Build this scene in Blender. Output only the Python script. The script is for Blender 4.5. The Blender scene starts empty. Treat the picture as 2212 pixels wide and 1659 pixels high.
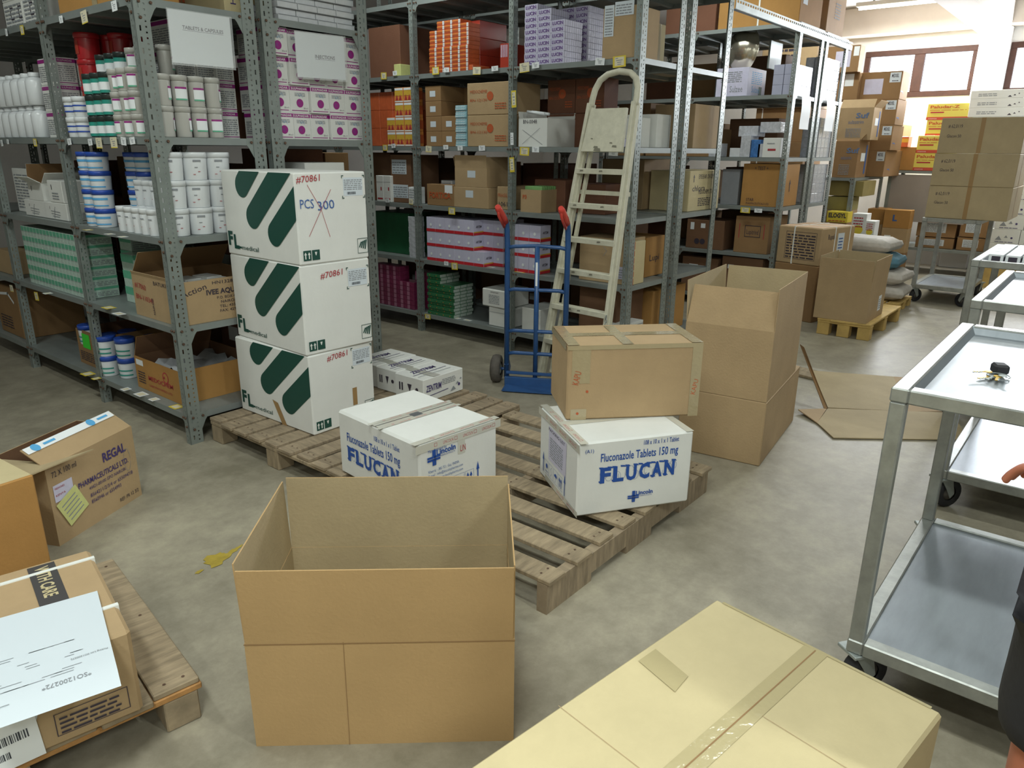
import bpy, bmesh, math, random
from mathutils import Vector, Matrix
random.seed(7)
SC = bpy.context.scene
COL = SC.collection
R = math.radians
# ------------------------------------------------------------------ camera
F = 1587.0; CX = 1106.0; CY = 829.5; EYE = 1.60
RU = Vector((0.63407, 0.22993, -0.73829)); RV = Vector((-0.77319, 0.19897, -0.60212))
RU.normalize(); RV = (RV - RU * RU.dot(RV)).normalized(); RZ = RU.cross(RV)
ROT = Matrix((RU, RV, RZ))
cam_data = bpy.data.cameras.new('camera'); cam = bpy.data.objects.new('camera', cam_data); COL.objects.link(cam)
cam_data.sensor_fit = 'HORIZONTAL'; cam_data.sensor_width = 36.0; cam_data.lens = 36.0 * F / 2212.0
cam_data.clip_start = 0.02; cam_data.clip_end = 200
cam.matrix_world = Matrix.Translation((0, 0, EYE)) @ ROT.to_4x4()
SC.camera = cam
# ------------------------------------------------------------------ world, exposure
SC.view_settings.view_transform = 'Standard'; SC.view_settings.look = 'None'
SC.view_settings.gamma = 1.0; SC.view_settings.use_curve_mapping = False
SC.view_settings.exposure = 0.2
WORLD = bpy.data.worlds.new('sky'); SC.world = WORLD; WORLD.use_nodes = True
WORLD.node_tree.nodes['Background'].inputs[0].default_value = (0.86, 0.92, 1.0, 1)
WORLD.node_tree.nodes['Background'].inputs[1].default_value = 4.0
ROOM = dict(x0=-2.6, x1=12.6, y0=-4.0, y1=9.5, z=3.6)
def area(name, loc, rot, sx, sy, power, col):
    l = bpy.data.lights.new(name, 'AREA'); l.shape = 'RECTANGLE'; l.size = sx; l.size_y = sy
    l.energy = power; l.color = col; o = bpy.data.objects.new(name, l); o.location = loc
    o.rotation_euler = rot; COL.objects.link(o); return o
LAMPS = [(-0.6, 0.2, 'y'), (1.2, 1.6, 'y'), (0.2, 4.3, 'y'), (3.9, 4.6, 'y'), (3.6, 0.6, 'y'),
         (6.65, 3.4, 'y'), (6.9, 0.6, 'y'), (9.5, 3.2, 'y'), (10.2, 0.4, 'y'), (1.4, -2.0, 'y'), (-1.9, -1.7, 'y')]  # last lamp is added behind the camera to brighten faces turned towards it
LAMP_P = 19.0; NEAR_P = 29.0
for i, (lx, ly, a) in enumerate(LAMPS):
    area('ceiling_tube_light', (lx, ly, 3.36), (0, 0, 0), 0.16, 1.2, (60.0 if ly < 1 and lx < 2 else NEAR_P if lx < 2 else LAMP_P), (0.93, 1.0, 0.95))
# daylight through the clerestory windows
area('window_daylight', (12.52, 2.75, 2.68), (0, R(90), 0), 0.5, 1.3, 150, (0.9, 0.94, 1.0))
area('window_daylight', (12.52, 0.6, 2.68), (0, R(90), 0), 0.5, 1.3, 150, (0.9, 0.94, 1.0))

def proj(P):
    c = ROT.transposed() @ (Vector(P) - Vector((0, 0, EYE)))
    return CX + F * c.x / -c.z, CY - F * c.y / -c.z
def ray(px, py): return ROT @ Vector((px - CX, CY - py, -F))
def on(px, py, x=None, y=None, z=None):          # where a sight line meets a real plane of the room
    r = ray(px, py)
    t = x / r.x if x is not None else (y / r.y if y is not None else (z - EYE) / r.z)
    return Vector((0, 0, EYE)) + r * t
def zat(P, py):
    lo, hi = -1.0, 6.0
    for _ in range(50):
        m = (lo + hi) / 2
        if proj((P[0], P[1], m))[1] > py: lo = m
        else: hi = m
    return lo

# ------------------------------------------------------------------ materials
def lin(h):
    h = h.lstrip('#'); c = [int(h[i:i+2], 16) / 255 for i in (0, 2, 4)]
    return tuple((v / 12.92 if v <= .04045 else ((v + .055) / 1.055) ** 2.4) for v in c) + (1,)
MATS = {}
def mat(name, h=None, rough=.6, metal=0, var=.0, scale=6, bump=0, bscale=60, spec=None, stretch=None, alpha=None, coat=0):
    if name in MATS: return MATS[name]
    m = bpy.data.materials.new(name); m.use_nodes = True; nt = m.node_tree; N = nt.nodes; L = nt.links
    b = N['Principled BSDF']; b.inputs['Roughness'].default_value = rough; b.inputs['Metallic'].default_value = metal
    if spec is not None: b.inputs['Specular IOR Level'].default_value = spec
    if coat: b.inputs['Coat Weight'].default_value = coat; b.inputs['Coat Roughness'].default_value = .15
    c = lin(h); b.inputs['Base Color'].default_value = c
    if alpha is not None: b.inputs['Alpha'].default_value = alpha
    tc = N.new('ShaderNodeTexCoord')
    src = tc.outputs['Object']
    if stretch:
        mp = N.new('ShaderNodeMapping'); mp.inputs['Scale'].default_value = stretch; L.new(src, mp.inputs[0]); src = mp.outputs[0]
    if var:
        n = N.new('ShaderNodeTexNoise'); n.inputs['Scale'].default_value = scale; n.inputs['Detail'].default_value = 5
        n.inputs['Roughness'].default_value = .6
        L.new(src, n.inputs['Vector'])
        cr = N.new('ShaderNodeValToRGB'); cr.color_ramp.elements[0].position = .3; cr.color_ramp.elements[1].position = .7
        cr.color_ramp.elements[0].color = tuple(max(0, v * (1 - var)) for v in c[:3]) + (1,)
        cr.color_ramp.elements[1].color = tuple(min(1, v * (1 + var)) for v in c[:3]) + (1,)
        L.new(n.outputs[0], cr.inputs[0]); L.new(cr.outputs[0], b.inputs['Base Color'])
    if bump:
        n2 = N.new('ShaderNodeTexNoise'); n2.inputs['Scale'].default_value = bscale; n2.inputs['Detail'].default_value = 3
        L.new(src, n2.inputs['Vector']); bp = N.new('ShaderNodeBump'); bp.inputs['Strength'].default_value = bump
        bp.inputs['Distance'].default_value = .004; L.new(n2.outputs[0], bp.inputs['Height']); L.new(bp.outputs[0], b.inputs['Normal'])
    MATS[name] = m; return m
def cardboard(name, h, var=.07): return mat(name, h, .75, var=var, scale=5, bump=.25, bscale=90, spec=.25)
K1 = cardboard('kraft_cardboard', '#ac9370'); K2 = cardboard('tan_cardboard', '#ac9b7a'); K3 = cardboard('pale_cardboard', '#c0b28b')
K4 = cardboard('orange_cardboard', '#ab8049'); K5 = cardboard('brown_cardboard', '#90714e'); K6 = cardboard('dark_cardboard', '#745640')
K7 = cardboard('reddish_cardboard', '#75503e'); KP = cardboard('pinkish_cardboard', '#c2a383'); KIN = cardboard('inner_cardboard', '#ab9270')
WHT = mat('white_carton', '#d9dad6', .6, var=.03, scale=7, bump=.12, bscale=60, spec=.3)
WSH = mat('shrink_wrapped_white', '#cfd2d6', .25, var=.05, scale=30, bump=.6, bscale=25, coat=.5)
LIL = mat('lilac_white_print', '#c8c6dc', .35, var=.05, scale=20, bump=.3, bscale=30, coat=.3)
PAP = mat('white_paper', '#e6eaec', .6)
PAPB = mat('cool_paper', '#ccd5dc', .55)
YEL = mat('yellow_label', '#d8c23c', .6); YPA = mat('pale_yellow_paper', '#c9cc86', .6, var=.06, scale=40)
CREAM = mat('cream_tag', '#d9d2b6', .6)
INKB = mat('blue_ink', '#1f4c9c', .5); INKD = mat('dark_ink', '#3b3440', .6); INKP = mat('purple_ink', '#41356b', .6)
INKG = mat('dark_green_print', '#16463c', .5); INKR = mat('red_ink', '#a8323a', .6); INKT = mat('faint_ink', '#8b8f94', .7)
BAND = mat('charcoal_print', '#3f3c3c', .6); INKF = mat('faded_blue_print', '#5f7191', .6); INKL = mat('pen_blue_ink', '#3a5f9e', .6); INKO = mat('orange_red_ink', '#b5562f', .6)
MAGENTA = mat('magenta_print', '#93227c', .5); PURP = mat('violet_print', '#6b4a8e', .5)
STEEL = mat('grey_painted_steel', '#8b938f', .42, .35, var=.1, scale=9, bump=.1, bscale=25)
SHELF = mat('grey_shelf_steel', '#8a918f', .45, .3, var=.1, scale=4, bump=.08, bscale=20)
GALV = mat('galvanised_steel', '#a0a7a6', .38, .6, var=.12, scale=14, bump=.08, bscale=40)
SHEET = mat('brushed_sheet_metal', '#888f95', .4, .55, var=.1, scale=5, bump=.06, bscale=30, stretch=(1, 4, 1))
TUBE = mat('trolley_frame_steel', '#9fa29e', .36, .6, var=.16, scale=16, bump=.15, bscale=50)
RUST = mat('rusty_bolt', '#6b5446', .6, .5, var=.2, scale=50)
BLACKR = mat('black_rubber', '#26262a', .7, var=.2, scale=30); GREYR = mat('dusty_rubber', '#55504a', .8, var=.2, scale=30)
BLUEP = mat('blue_enamel', '#2b5286', .35, var=.12, scale=20, bump=.1, coat=.2)
REDP = mat('red_plastic_grip', '#d0453a', .35, coat=.3)
LADM = mat('cream_painted_metal', '#c9c6b2', .5, var=.1, scale=18, bump=.3, bscale=50); LADD = mat('ladder_grime', '#7b7868', .7)
WOOD = mat('weathered_pallet_wood', '#93836a', .8, var=.32, scale=7, bump=.4, bscale=40, stretch=(1, 6, 1))
WOODX = mat('weathered_pallet_wood_across', '#91816a', .8, var=.32, scale=7, bump=.4, bscale=40, stretch=(6, 1, 1))
WOODO = mat('orange_pallet_wood', '#a97c48', .75, var=.2, scale=9, bump=.3, stretch=(3, 1, 3))
WOODY = mat('yellow_pallet_wood', '#c0a15f', .75, var=.15, scale=8, bump=.3)
TAPEC = mat('clear_packing_tape', '#a99a78', .14, spec=.7, bump=.5, bscale=40, coat=.8); TAPEL = mat('clear_tape_on_pale_card', '#b5a880', .12, spec=.7, bump=.5, bscale=30, coat=.8); GOLDC = mat('golden_cardboard', '#b39468', .75, var=.05, scale=4, bump=.25, bscale=90, spec=.25); TAPEW = mat('tape_on_white', '#c4c3b8', .15, coat=.6)
TAPEB = mat('brown_packing_tape', '#9a7b50', .3)
TAPED = mat('dark_tape_piece', '#5c5f62', .4)
STRAP = mat('white_plastic_strap', '#e4e6e2', .35)
CLEAR = mat('clear_plastic_sleeve', '#eef2f4', .08, alpha=.22, spec=.8)
TUBW = mat('white_plastic_tub', '#dfe3e6', .3, var=.02, coat=.2); TUBG = mat('grey_plastic_tub', '#b4b3ad', .3, coat=.2)
TUBK = mat('black_plastic_tub', '#2c3533', .3, coat=.2); TUBR = mat('red_plastic_tub', '#b3262c', .25, coat=.4)
LIDB = mat('blue_lid', '#2b50ae', .35, coat=.2); TEAL = mat('teal_print', '#2d8f80', .4)
CYAN = mat('sky_blue_print', '#5aa6d8', .5)
GRN = mat('bright_green_sticker', '#3fd63a', .5)
ORP = mat('orange_pack', '#c25e36', .3, var=.1, scale=30, coat=.4); ORL = mat('orange_pack_light', '#d88a45', .35, coat=.3)
REDP2 = mat('red_orange_side', '#a83a2a', .35, var=.1, coat=.3)
SILV = mat('silver_shrink_wrap', '#c6c9d0', .18, .12, var=.18, scale=35, bump=1., bscale=30, coat=.6)
MGP = mat('magenta_pack', '#7a2b4e', .35, var=.25, scale=60, coat=.4); MGL = mat('magenta_pack_edge', '#a77088', .3, coat=.4)
GRP = mat('green_pack', '#2f6b45', .35, var=.2, scale=60, coat=.4); GRE = mat('green_pack_end', '#a9b5ac', .4, var=.06, scale=40)
GRD = mat('dark_green_crate', '#1f5c3a', .4, var=.15)
MINT = mat('mint_green_print', '#5fae8e', .4, var=.1, scale=40, coat=.3); MINW = mat('mint_white_pack', '#b9cfc4', .3, var=.08, scale=60, bump=.6, bscale=60, coat=.5)
REDB = mat('bright_red_band', '#c22a33', .5); GOLD = mat('gold_print', '#cfa83e', .5)
PLY = mat('yellow_medicine_carton', '#d3c65c', .5); PLR = mat('red_carton_band', '#bd4c36', .5)
SACK = mat('woven_white_sack', '#b9b4ac', .7, var=.12, scale=14, bump=.8, bscale=35); SACKB = mat('woven_blue_sack', '#4f7889', .7, var=.1, scale=20, bump=.6, bscale=35)
CHROME = mat('polished_steel_bowl', '#cfc8b6', .2, .9)
SKIN = mat('skin', '#b9735a', .5, var=.06, scale=20); BLKCL = mat('black_cloth', '#1f1f24', .85, var=.15, scale=30, bump=.3)
WALLM = mat('white_painted_wall', '#e4e3e2', .8, var=.04, scale=3, bump=.2, bscale=20); BEAMM = mat('off_white_beam', '#c9c0b6', .8, var=.05, scale=4)
CEILM = mat('ceiling_plaster', '#a19d97', .85, var=.05, scale=3)
WALLG = mat('grey_painted_wall', '#9d9a94', .85, var=.05, scale=3)
WFRAME = mat('dark_wood_window_frame', '#472a20', .55, var=.2, scale=20)
PANEL = mat('grey_partition_board', '#9b938c', .7, var=.05, scale=4)
BARC = mat('barcode_black', '#3a3f48', .6)
LAMPG = mat('glowing_tube', '#ffffff', .3)
LAMPG.node_tree.nodes['Principled BSDF'].inputs['Emission Color'].default_value = (.95, 1, .95, 1)
LAMPG.node_tree.nodes['Principled BSDF'].inputs['Emission Strength'].default_value = 12
GLASS = mat('window_glass', '#ffffff', .02)
GLASS.node_tree.nodes['Principled BSDF'].inputs['Transmission Weight'].default_value = 1.0
GLASS.node_tree.nodes['Principled BSDF'].inputs['IOR'].default_value = 1.05

def floor_mat():
    m = bpy.data.materials.new('polished_concrete'); m.use_nodes = True; nt = m.node_tree; N = nt.nodes; L = nt.links
    b = N['Principled BSDF']; tc = N.new('ShaderNodeTexCoord')
    n1 = N.new('ShaderNodeTexNoise'); n1.inputs['Scale'].default_value = 1.1; n1.inputs['Detail'].default_value = 8; n1.inputs['Roughness'].default_value = .65
    n1.inputs['Distortion'].default_value = .6
    n2 = N.new('ShaderNodeTexNoise'); n2.inputs['Scale'].default_value = 7; n2.inputs['Detail'].default_value = 8; n2.inputs['Roughness'].default_value = .75
    L.new(tc.outputs['Object'], n1.inputs[0]); L.new(tc.outputs['Object'], n2.inputs[0])
    mx = N.new('ShaderNodeMix'); mx.data_type = 'FLOAT'; mx.inputs[0].default_value = .5
    L.new(n1.outputs[0], mx.inputs[2]); L.new(n2.outputs[0], mx.inputs[3])
    cr = N.new('ShaderNodeValToRGB'); e = cr.color_ramp.elements
    e[0].position = .36; e[0].color = lin('#7d7766'); e[1].position = .66; e[1].color = lin('#aba48f')
    k = cr.color_ramp.elements.new(.5); k.color = lin('#938c7b')
    L.new(mx.outputs[0], cr.inputs[0]); L.new(cr.outputs[0], b.inputs['Base Color'])
    rr = N.new('ShaderNodeMapRange'); rr.inputs[3].default_value = .38; rr.inputs[4].default_value = .62
    L.new(n1.outputs[0], rr.inputs[0]); L.new(rr.outputs[0], b.inputs['Roughness'])
    bp = N.new('ShaderNodeBump'); bp.inputs['Strength'].default_value = .12; bp.inputs['Distance'].default_value = .004
    L.new(n2.outputs[0], bp.inputs['Height']); L.new(bp.outputs[0], b.inputs['Normal'])
    return m
FLOORM = floor_mat(); YPAINT = mat('worn_yellow_paint', '#a8933a', .6, var=.2, scale=20)

# ------------------------------------------------------------------ mesh builder
TXT = {}; DN = [0]
def text_mesh(s, bold=.0):
    if (s, bold) in TXT: return TXT[(s, bold)]
    cu = bpy.data.curves.new('lettering', 'FONT'); cu.body = s; cu.size = 1.0; cu.offset = bold; cu.resolution_u = 2
    o = bpy.data.objects.new('lettering', cu); COL.objects.link(o)
    dg = bpy.context.evaluated_depsgraph_get(); me = o.evaluated_get(dg).to_mesh()
    v = [tuple(p.co) for p in me.vertices]; f = [tuple(p.vertices) for p in me.polygons]
    o.evaluated_get(dg).to_mesh_clear(); bpy.data.objects.remove(o); bpy.data.curves.remove(cu)
    xs = [p[0] for p in v] or [0, 1]; ys = [p[1] for p in v] or [0, 1]
    TXT[(s, bold)] = (v, f, min(xs), max(xs), 0.0, .72); return TXT[(s, bold)]
class MB:
    def __init__(s): DN[0] += 1; s.dn = (DN[0] % 7)*5; s.v = []; s.f = []; s.m = []; s.mats = []; s.sm = []
    def mi(s, m):
        if m not in s.mats: s.mats.append(m)
        return s.mats.index(m)
    def add(s, vs, fs, m, M=None, smooth=False):
        b = len(s.v); s.v += [tuple(M @ Vector(p)) if M else tuple(p) for p in vs]
        k = s.mi(m)
        for f in fs: s.f.append(tuple(b + i for i in f)); s.m.append(k); s.sm.append(smooth)
    def quad(s, pts, m, M=None): s.add(pts, [tuple(range(len(pts)))], m, M)
    def box(s, x0, y0, z0, x1, y1, z1, m, M=None, bev=0):
        if bev <= 0:
            v = [(x, y, z) for z in (z0, z1) for y in (y0, y1) for x in (x0, x1)]
            s.add(v, [(0, 2, 3, 1), (4, 5, 7, 6), (0, 1, 5, 4), (1, 3, 7, 5), (3, 2, 6, 7), (2, 0, 4, 6)], m, M); return
        b = min(bev, (x1 - x0) / 3, (y1 - y0) / 3, (z1 - z0) / 3); v = []; idx = {}
        X = (x0, x1); Y = (y0, y1); Z = (z0, z1)
        for i in (0, 1):
            for j in (0, 1):
                for k in (0, 1):
                    c = (X[i], Y[j], Z[k]); d = (b if i == 0 else -b, b if j == 0 else -b, b if k == 0 else -b)
                    for a in range(3):      # a: axis whose face this vertex lies on
                        p = [c[q] + (0 if q == a else d[q]) for q in range(3)]; idx[i, j, k, a] = len(v); v.append(tuple(p))
        f = []
        for a in range(3):
            o = [q for q in range(3) if q != a]
            for sgn in (0, 1):
                ring = []
                for (p, q) in ((0, 0), (1, 0), (1, 1), (0, 1)):
                    t = [0, 0, 0]; t[a] = sgn; t[o[0]] = p; t[o[1]] = q; ring.append(idx[t[0], t[1], t[2], a])
                f.append(tuple(ring))
        for a in range(3):                  # edges along axis a
            o = [q for q in range(3) if q != a]
            for p in (0, 1):
                for q in (0, 1):
                    t0 = [0, 0, 0]; t0[o[0]] = p; t0[o[1]] = q; t1 = list(t0); t1[a] = 1
                    f.append((idx[(*t0, o[0])], idx[(*t1, o[0])], idx[(*t1, o[1])], idx[(*t0, o[1])]))
        for i in (0, 1):
            for j in (0, 1):
                for k in (0, 1): f.append((idx[i, j, k, 0], idx[i, j, k, 1], idx[i, j, k, 2]))
        s.add(v, f, m, M)
    def lathe(s, prof, m, M=None, n=20, cap=True, mats=None):
        v = []; 
        for (r, z) in prof:
            for i in range(n): a = 2 * math.pi * i / n; v.append((r * math.cos(a), r * math.sin(a), z))
        for j in range(len(prof) - 1):
            f = [(j*n+i, j*n+(i+1) % n, (j+1)*n+(i+1) % n, (j+1)*n+i) for i in range(n)]
            if j == 0: s.add(v, f, mats[j] if mats else m, M, True); base = len(s.v) - len(v)
            else:
                k = s.mi(mats[j] if mats else m)
                for q in f: s.f.append(tuple(base + i for i in q)); s.m.append(k); s.sm.append(True)
        if cap:
            for j in (0, len(prof) - 1):
                if prof[j][0] > 1e-4:
                    s.f.append(tuple(base + j*n + i for i in range(n))); s.m.append(s.mi(mats[min(j, len(mats)-1)] if mats else m)); s.sm.append(False)
    def tube(s, pts, r, m, M=None, n=8, closed=False, rs=None):
        pts = [Vector(p) for p in pts]; v = []; N = len(pts); up = None
        for i, p in enumerate(pts):
            if closed: t = (pts[(i+1) % N] - pts[i-1]).normalized()
            else: t = (pts[min(i+1, N-1)] - pts[max(i-1, 0)]).normalized()
            if up is None: up = Vector((0, 0, 1)) if abs(t.z) < .9 else Vector((1, 0, 0))
            a = t.cross(up).normalized(); b = t.cross(a).normalized(); up = -b if False else up
            rr = rs[i] if rs else r
            for k in range(n):
                g = 2 * math.pi * k / n; v.append(tuple(p + a * math.cos(g) * rr + b * math.sin(g) * rr))
        f = [(i*n+k, i*n+(k+1) % n, ((i+1) % N)*n+(k+1) % n, ((i+1) % N)*n+k) for i in range(N if closed else N-1) for k in range(n)]
        s.add(v, f, m, M, True)
        if not closed: s.add([], [], m); b0 = len(s.v) - len(v); k = s.mi(m); s.f += [tuple(b0+i for i in range(n)), tuple(b0+(N-1)*n+i for i in range(n))]; s.m += [k, k]; s.sm += [False, False]
    def bar(s, a, b, w, h, m, up=(0, 0, 1), M=None, bev=0):      # rectangular bar from a to b
        a = Vector(a); b = Vector(b); t = b - a; L = t.length; t.normalize(); up = Vector(up)
        sd = t.cross(up).normalized(); u = sd.cross(t).normalized()
        Q = Matrix((t, sd, u)).transposed().to_4x4(); Q.translation = a
        if M: Q = M @ Q
        s.box(0, -w/2, -h/2, L, w/2, h/2, m, Q, bev)
    def text(s, st, M, h, m, bold=0.0, w=None, center=False, italic=0, sx=1.0):
        v, f, x0, x1, y0, y1 = text_mesh(st, bold); k = h / .72
        kx = k * sx if w is None else w / max(x1 - x0, .01)
        off = -(x0 + x1) / 2 if center else -x0
        s.add([((p[0] + off) * kx + p[1] * k * italic, p[1] * k, 0) for p in v], f, m, M)
    def done(s, name, parent=None, loc=None, rotz=0, smooth=None):
        me = bpy.data.meshes.new(name); me.from_pydata(s.v, [], s.f)
        for m in s.mats: me.materials.append(m)
        me.polygons.foreach_set('material_index', s.m); me.polygons.foreach_set('use_smooth', s.sm)
        bm = bmesh.new(); bm.from_mesh(me); bmesh.ops.recalc_face_normals(bm, faces=bm.faces); bm.to_mesh(me); bm.free()
        me.update(); o = bpy.data.objects.new(name, me); COL.objects.link(o)
        if parent: o.parent = parent
        if loc is not None: o.location = loc
        o.rotation_euler.z = rotz
        return o
def tag(o, label=None, cat=None, group=None, kind=None):
    if label: o['label'] = label
    if cat: o['category'] = cat
    if group: o['group'] = group
    if kind: o['kind'] = kind
    return o
def empty(name, loc=(0, 0, 0), rotz=0):
    o = bpy.data.objects.new(name, None); COL.objects.link(o); o.location = loc; o.rotation_euler.z = rotz; o.empty_display_size = .05; return o
KIDS = {}
def copy_tree(o, parent=None):
    c = o.copy(); COL.objects.link(c); c.parent = parent
    for ch in o.children: copy_tree(ch, c)
    return c
def place_all(proto, spots, label, cat, group):   # spots: (x, y, z, rotz)
    out = []
    for i, p in enumerate(spots):
        o = proto if i == 0 else copy_tree(proto)
        o.location = p[:3]; o.rotation_euler.z = p[3] if len(p) > 3 else 0
        lb = label(i) if callable(label) else label
        tag(o, lb, cat, group); out.append(o)
    return out
# face frames of a box w (x) by d (y) by h: a runs left to right as seen, b runs up
def face(fc, w, d, h, e=.0009):
    if fc == 'L': return Matrix(((0, 0, -1, -e), (-1, 0, 0, d), (0, 1, 0, 0), (0, 0, 0, 1)))      # the -x side
    if fc == 'F': return Matrix(((1, 0, 0, 0), (0, 0, -1, -e), (0, 1, 0, 0), (0, 0, 0, 1)))       # the -y side
    if fc == 'T': return Matrix(((1, 0, 0, 0), (0, 1, 0, 0), (0, 0, 1, h + e), (0, 0, 0, 1)))     # top, read from -y
    if fc == 'U': return Matrix(((0, 1, 0, 0), (-1, 0, 0, d), (0, 0, 1, h + e), (0, 0, 0, 1)))    # top, read from -x
    if fc == 'V': return Matrix(((-1, 0, 0, w), (0, -1, 0, d), (0, 0, 1, h + e), (0, 0, 0, 1)))   # top, read from +y
def rz(M, a, b, ang=0): return M @ Matrix.Translation((a, b, 0)) @ Matrix.Rotation(R(ang), 4, 'Z')
def decal(mb, dc, w, d, h):
    mb.dn += 1; k = dc[0]; M = face(dc[1], w, d, h) @ Matrix.Translation((0, 0, min(.00004*mb.dn, .0018)))
    if k == 't':      # ('t', face, a, b, height, text, mat, opts)
        o = dc[7] if len(dc) > 7 else {}
        mb.text(dc[5], rz(M, dc[2], dc[3], o.get('rot', 0)) @ Matrix.Translation((0, 0, .0006)), dc[4], dc[6], o.get('bold', .0), o.get('w'), o.get('center', False), o.get('it', 0), o.get('sx', 1))
    elif k == 'r':    # ('r', face, a0, b0, a1, b1, mat)
        a0, b0, a1, b1 = dc[2:6]; mb.quad([(a0, b0, 0), (a1, b0, 0), (a1, b1, 0), (a0, b1, 0)], dc[6], M)
    elif k == 'p':    # ('p', face, pts, mat)
        mb.quad([(p[0], p[1], .0004) for p in dc[2]], dc[3], M)
    elif k == 'c':    # ('c', face, a, b, r, mat)
        mb.quad([(dc[2] + dc[4]*math.cos(t*math.pi/10), dc[3] + dc[4]*math.sin(t*math.pi/10), .0005) for t in range(20)], dc[5], M)
    elif k == 'l':    # ('l', face, pts, width, mat)  pen strokes
        for (p, q) in zip(dc[2][:-1], dc[2][1:]):
            p = Vector((*p, .0007)); q = Vector((*q, .0007)); t = (q - p).normalized() * dc[3] / 2; nn = Vector((-t.y, t.x, 0))
            mb.quad([p - t + nn, p - t - nn, q + t - nn, q + t + nn], dc[4], M)
    elif k == 'n':    # ('n', face, a0, b0, a1, b1, rows, mat) lines of small print
        a0, b0, a1, b1 = dc[2:6]; rows = dc[6]; st = (b1 - b0) / rows; rnd = random.Random(int(a0*1e4) + rows)
        for i in range(rows):
            x = a0
            while x < a1 - .004:
                ww = min(a1 - x, (a1 - a0) * rnd.uniform(.08, .3)); mb.quad([(x, b0+i*st, .0009), (x+ww, b0+i*st, .0009), (x+ww, b0+(i+.45)*st, .0009), (x, b0+(i+.45)*st, .0009)], dc[7], M)
                x += ww + (a1 - a0) * .04
    elif k == 'b':    # barcode
        a0, b0, a1, b1 = dc[2:6]; x = a0; rnd = random.Random(3)
        while x < a1: ww = rnd.choice((.0008, .0016, .0026)); mb.quad([(x, b0, .0009), (x+ww, b0, .0009), (x+ww, b1, .0009), (x, b1, .0009)], dc[6], M); x += ww + rnd.choice((.001, .002))
FOOT = {}
def carton(name, loc, w, d, h, m, decals=(), rot=0, label=None, cat='box', group=None, bev=.004, parts=(), top=None):
    """closed carton; parts: (part_name, label_or_None, [decals]) become child meshes"""
    mb = MB(); mb.box(0, 0, 0, w, d, h, m, None, bev)
    if top: mb.quad([(bev, bev, h+.0004), (w-bev, bev, h+.0004), (w-bev, d-bev, h+.0004), (bev, d-bev, h+.0004)], top)
    for dc in decals: decal(mb, dc, w, d, h)
    o = mb.done(name, None, loc, rot); FOOT[o.name] = (w, d)
    if label: tag(o, label, cat, group)
    for pn, pl, ds in parts:
        pm = MB()
        for dc in ds: decal(pm, dc, w, d, h)
        c = pm.done(pn, o)
        if pl: c['label'] = pl
    return o
def open_carton(name, loc, w, d, h, m, rot=0, label=None, inner=None, flaps=(), decals=(), t=.005, cat='box', group=None, fill=0):
    """flaps: (side, length, angle, inset) side L(-x) R(+x) F(-y) B(+y); angle 0 = standing straight up, 90 = folded out flat"""
    inner = inner or KIN; mb = MB()
    def wall(x0, y0, x1, y1, ins):   # outer faces m, inner faces inner
        mb.box(x0, y0, 0, x1, y1, h, m)
    mb.box(0, 0, 0, w, d, t, m)
    mb.box(0, 0, t, w, t, h, m); mb.box(0, d-t, t, w, d, h, m); mb.box(0, t, t, t, d-t, h, m); mb.box(w-t, t, t, w, d-t, h, m)
    e = .0006
    for q in ([(t, t+e, t), (w-t, t+e, t), (w-t, t+e, h), (t, t+e, h)], [(t, d-t-e, t), (w-t, d-t-e, t), (w-t, d-t-e, h), (t, d-t-e, h)],
              [(t+e, t, t), (t+e, d-t, t), (t+e, d-t, h), (t+e, t, h)], [(w-t-e, t, t), (w-t-e, d-t, t), (w-t-e, d-t, h), (w-t-e, t, h)],
              [(t, t, t+e), (w-t, t, t+e), (w-t, d-t, t+e), (t, d-t, t+e)]): mb.quad(q, inner)
    for dc in decals: decal(mb, dc, w, d, h)
    o = mb.done(name, None, loc, rot)
    if label: tag(o, label, cat, group)
    for fl in flaps:
        side, ln, ang = fl[:3]; ins = fl[3] if len(fl) > 3 else 0; fm = fl[4] if len(fl) > 4 else inner
        A = R(ang); f = MB(); g = .004
        u = {'L': (-1, 0), 'R': (1, 0), 'F': (0, -1), 'B': (0, 1)}[side]
        ox, oy = math.sin(A)*ln, math.cos(A)*ln
        if side in 'LR': a0, a1 = (g, d-g); base = (0 if side == 'L' else w)
        else: a0, a1 = (g, w-g); base = (0 if side == 'F' else d)
        nx, nz = math.cos(A), -math.sin(A)     # outward normal of the flap in (out, up)
        def P(a, s, k):  # a along edge, s fraction along the flap, k thickness step inward
            out = ox*s - nx*k; up = h + oy*s - nz*k
            if side in 'LR': return (base + u[0]*out, a, up)
            return (a, base + u[1]*out, up)
        v = [P(a0, 0, 0), P(a1, 0, 0), P(a1-ins, 1, 0), P(a0+ins, 1, 0), P(a0, 0, t*.8), P(a1, 0, t*.8), P(a1-ins, 1, t*.8), P(a0+ins, 1, t*.8)]
        f.add(v, [(0, 1, 2, 3), (0, 1, 5, 4), (1, 2, 6, 5), (2, 3, 7, 6), (3, 0, 4, 7)], m); f.add(v, [(4, 5, 6, 7)], fm)
        f.done('flap', o)
    return o
def fit(A, B, C, z):     # A near corner, B along local +y, C along local +x (picture points at height z)
    a = on(*A, z=z); b = on(*B, z=z); c = on(*C, z=z)
    r1 = math.atan2((c-a).y, (c-a).x); r2 = math.atan2((b-a).y, (b-a).x) - math.pi/2
    return a, (c-a).length, (b-a).length, (r1+r2)/2
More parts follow.
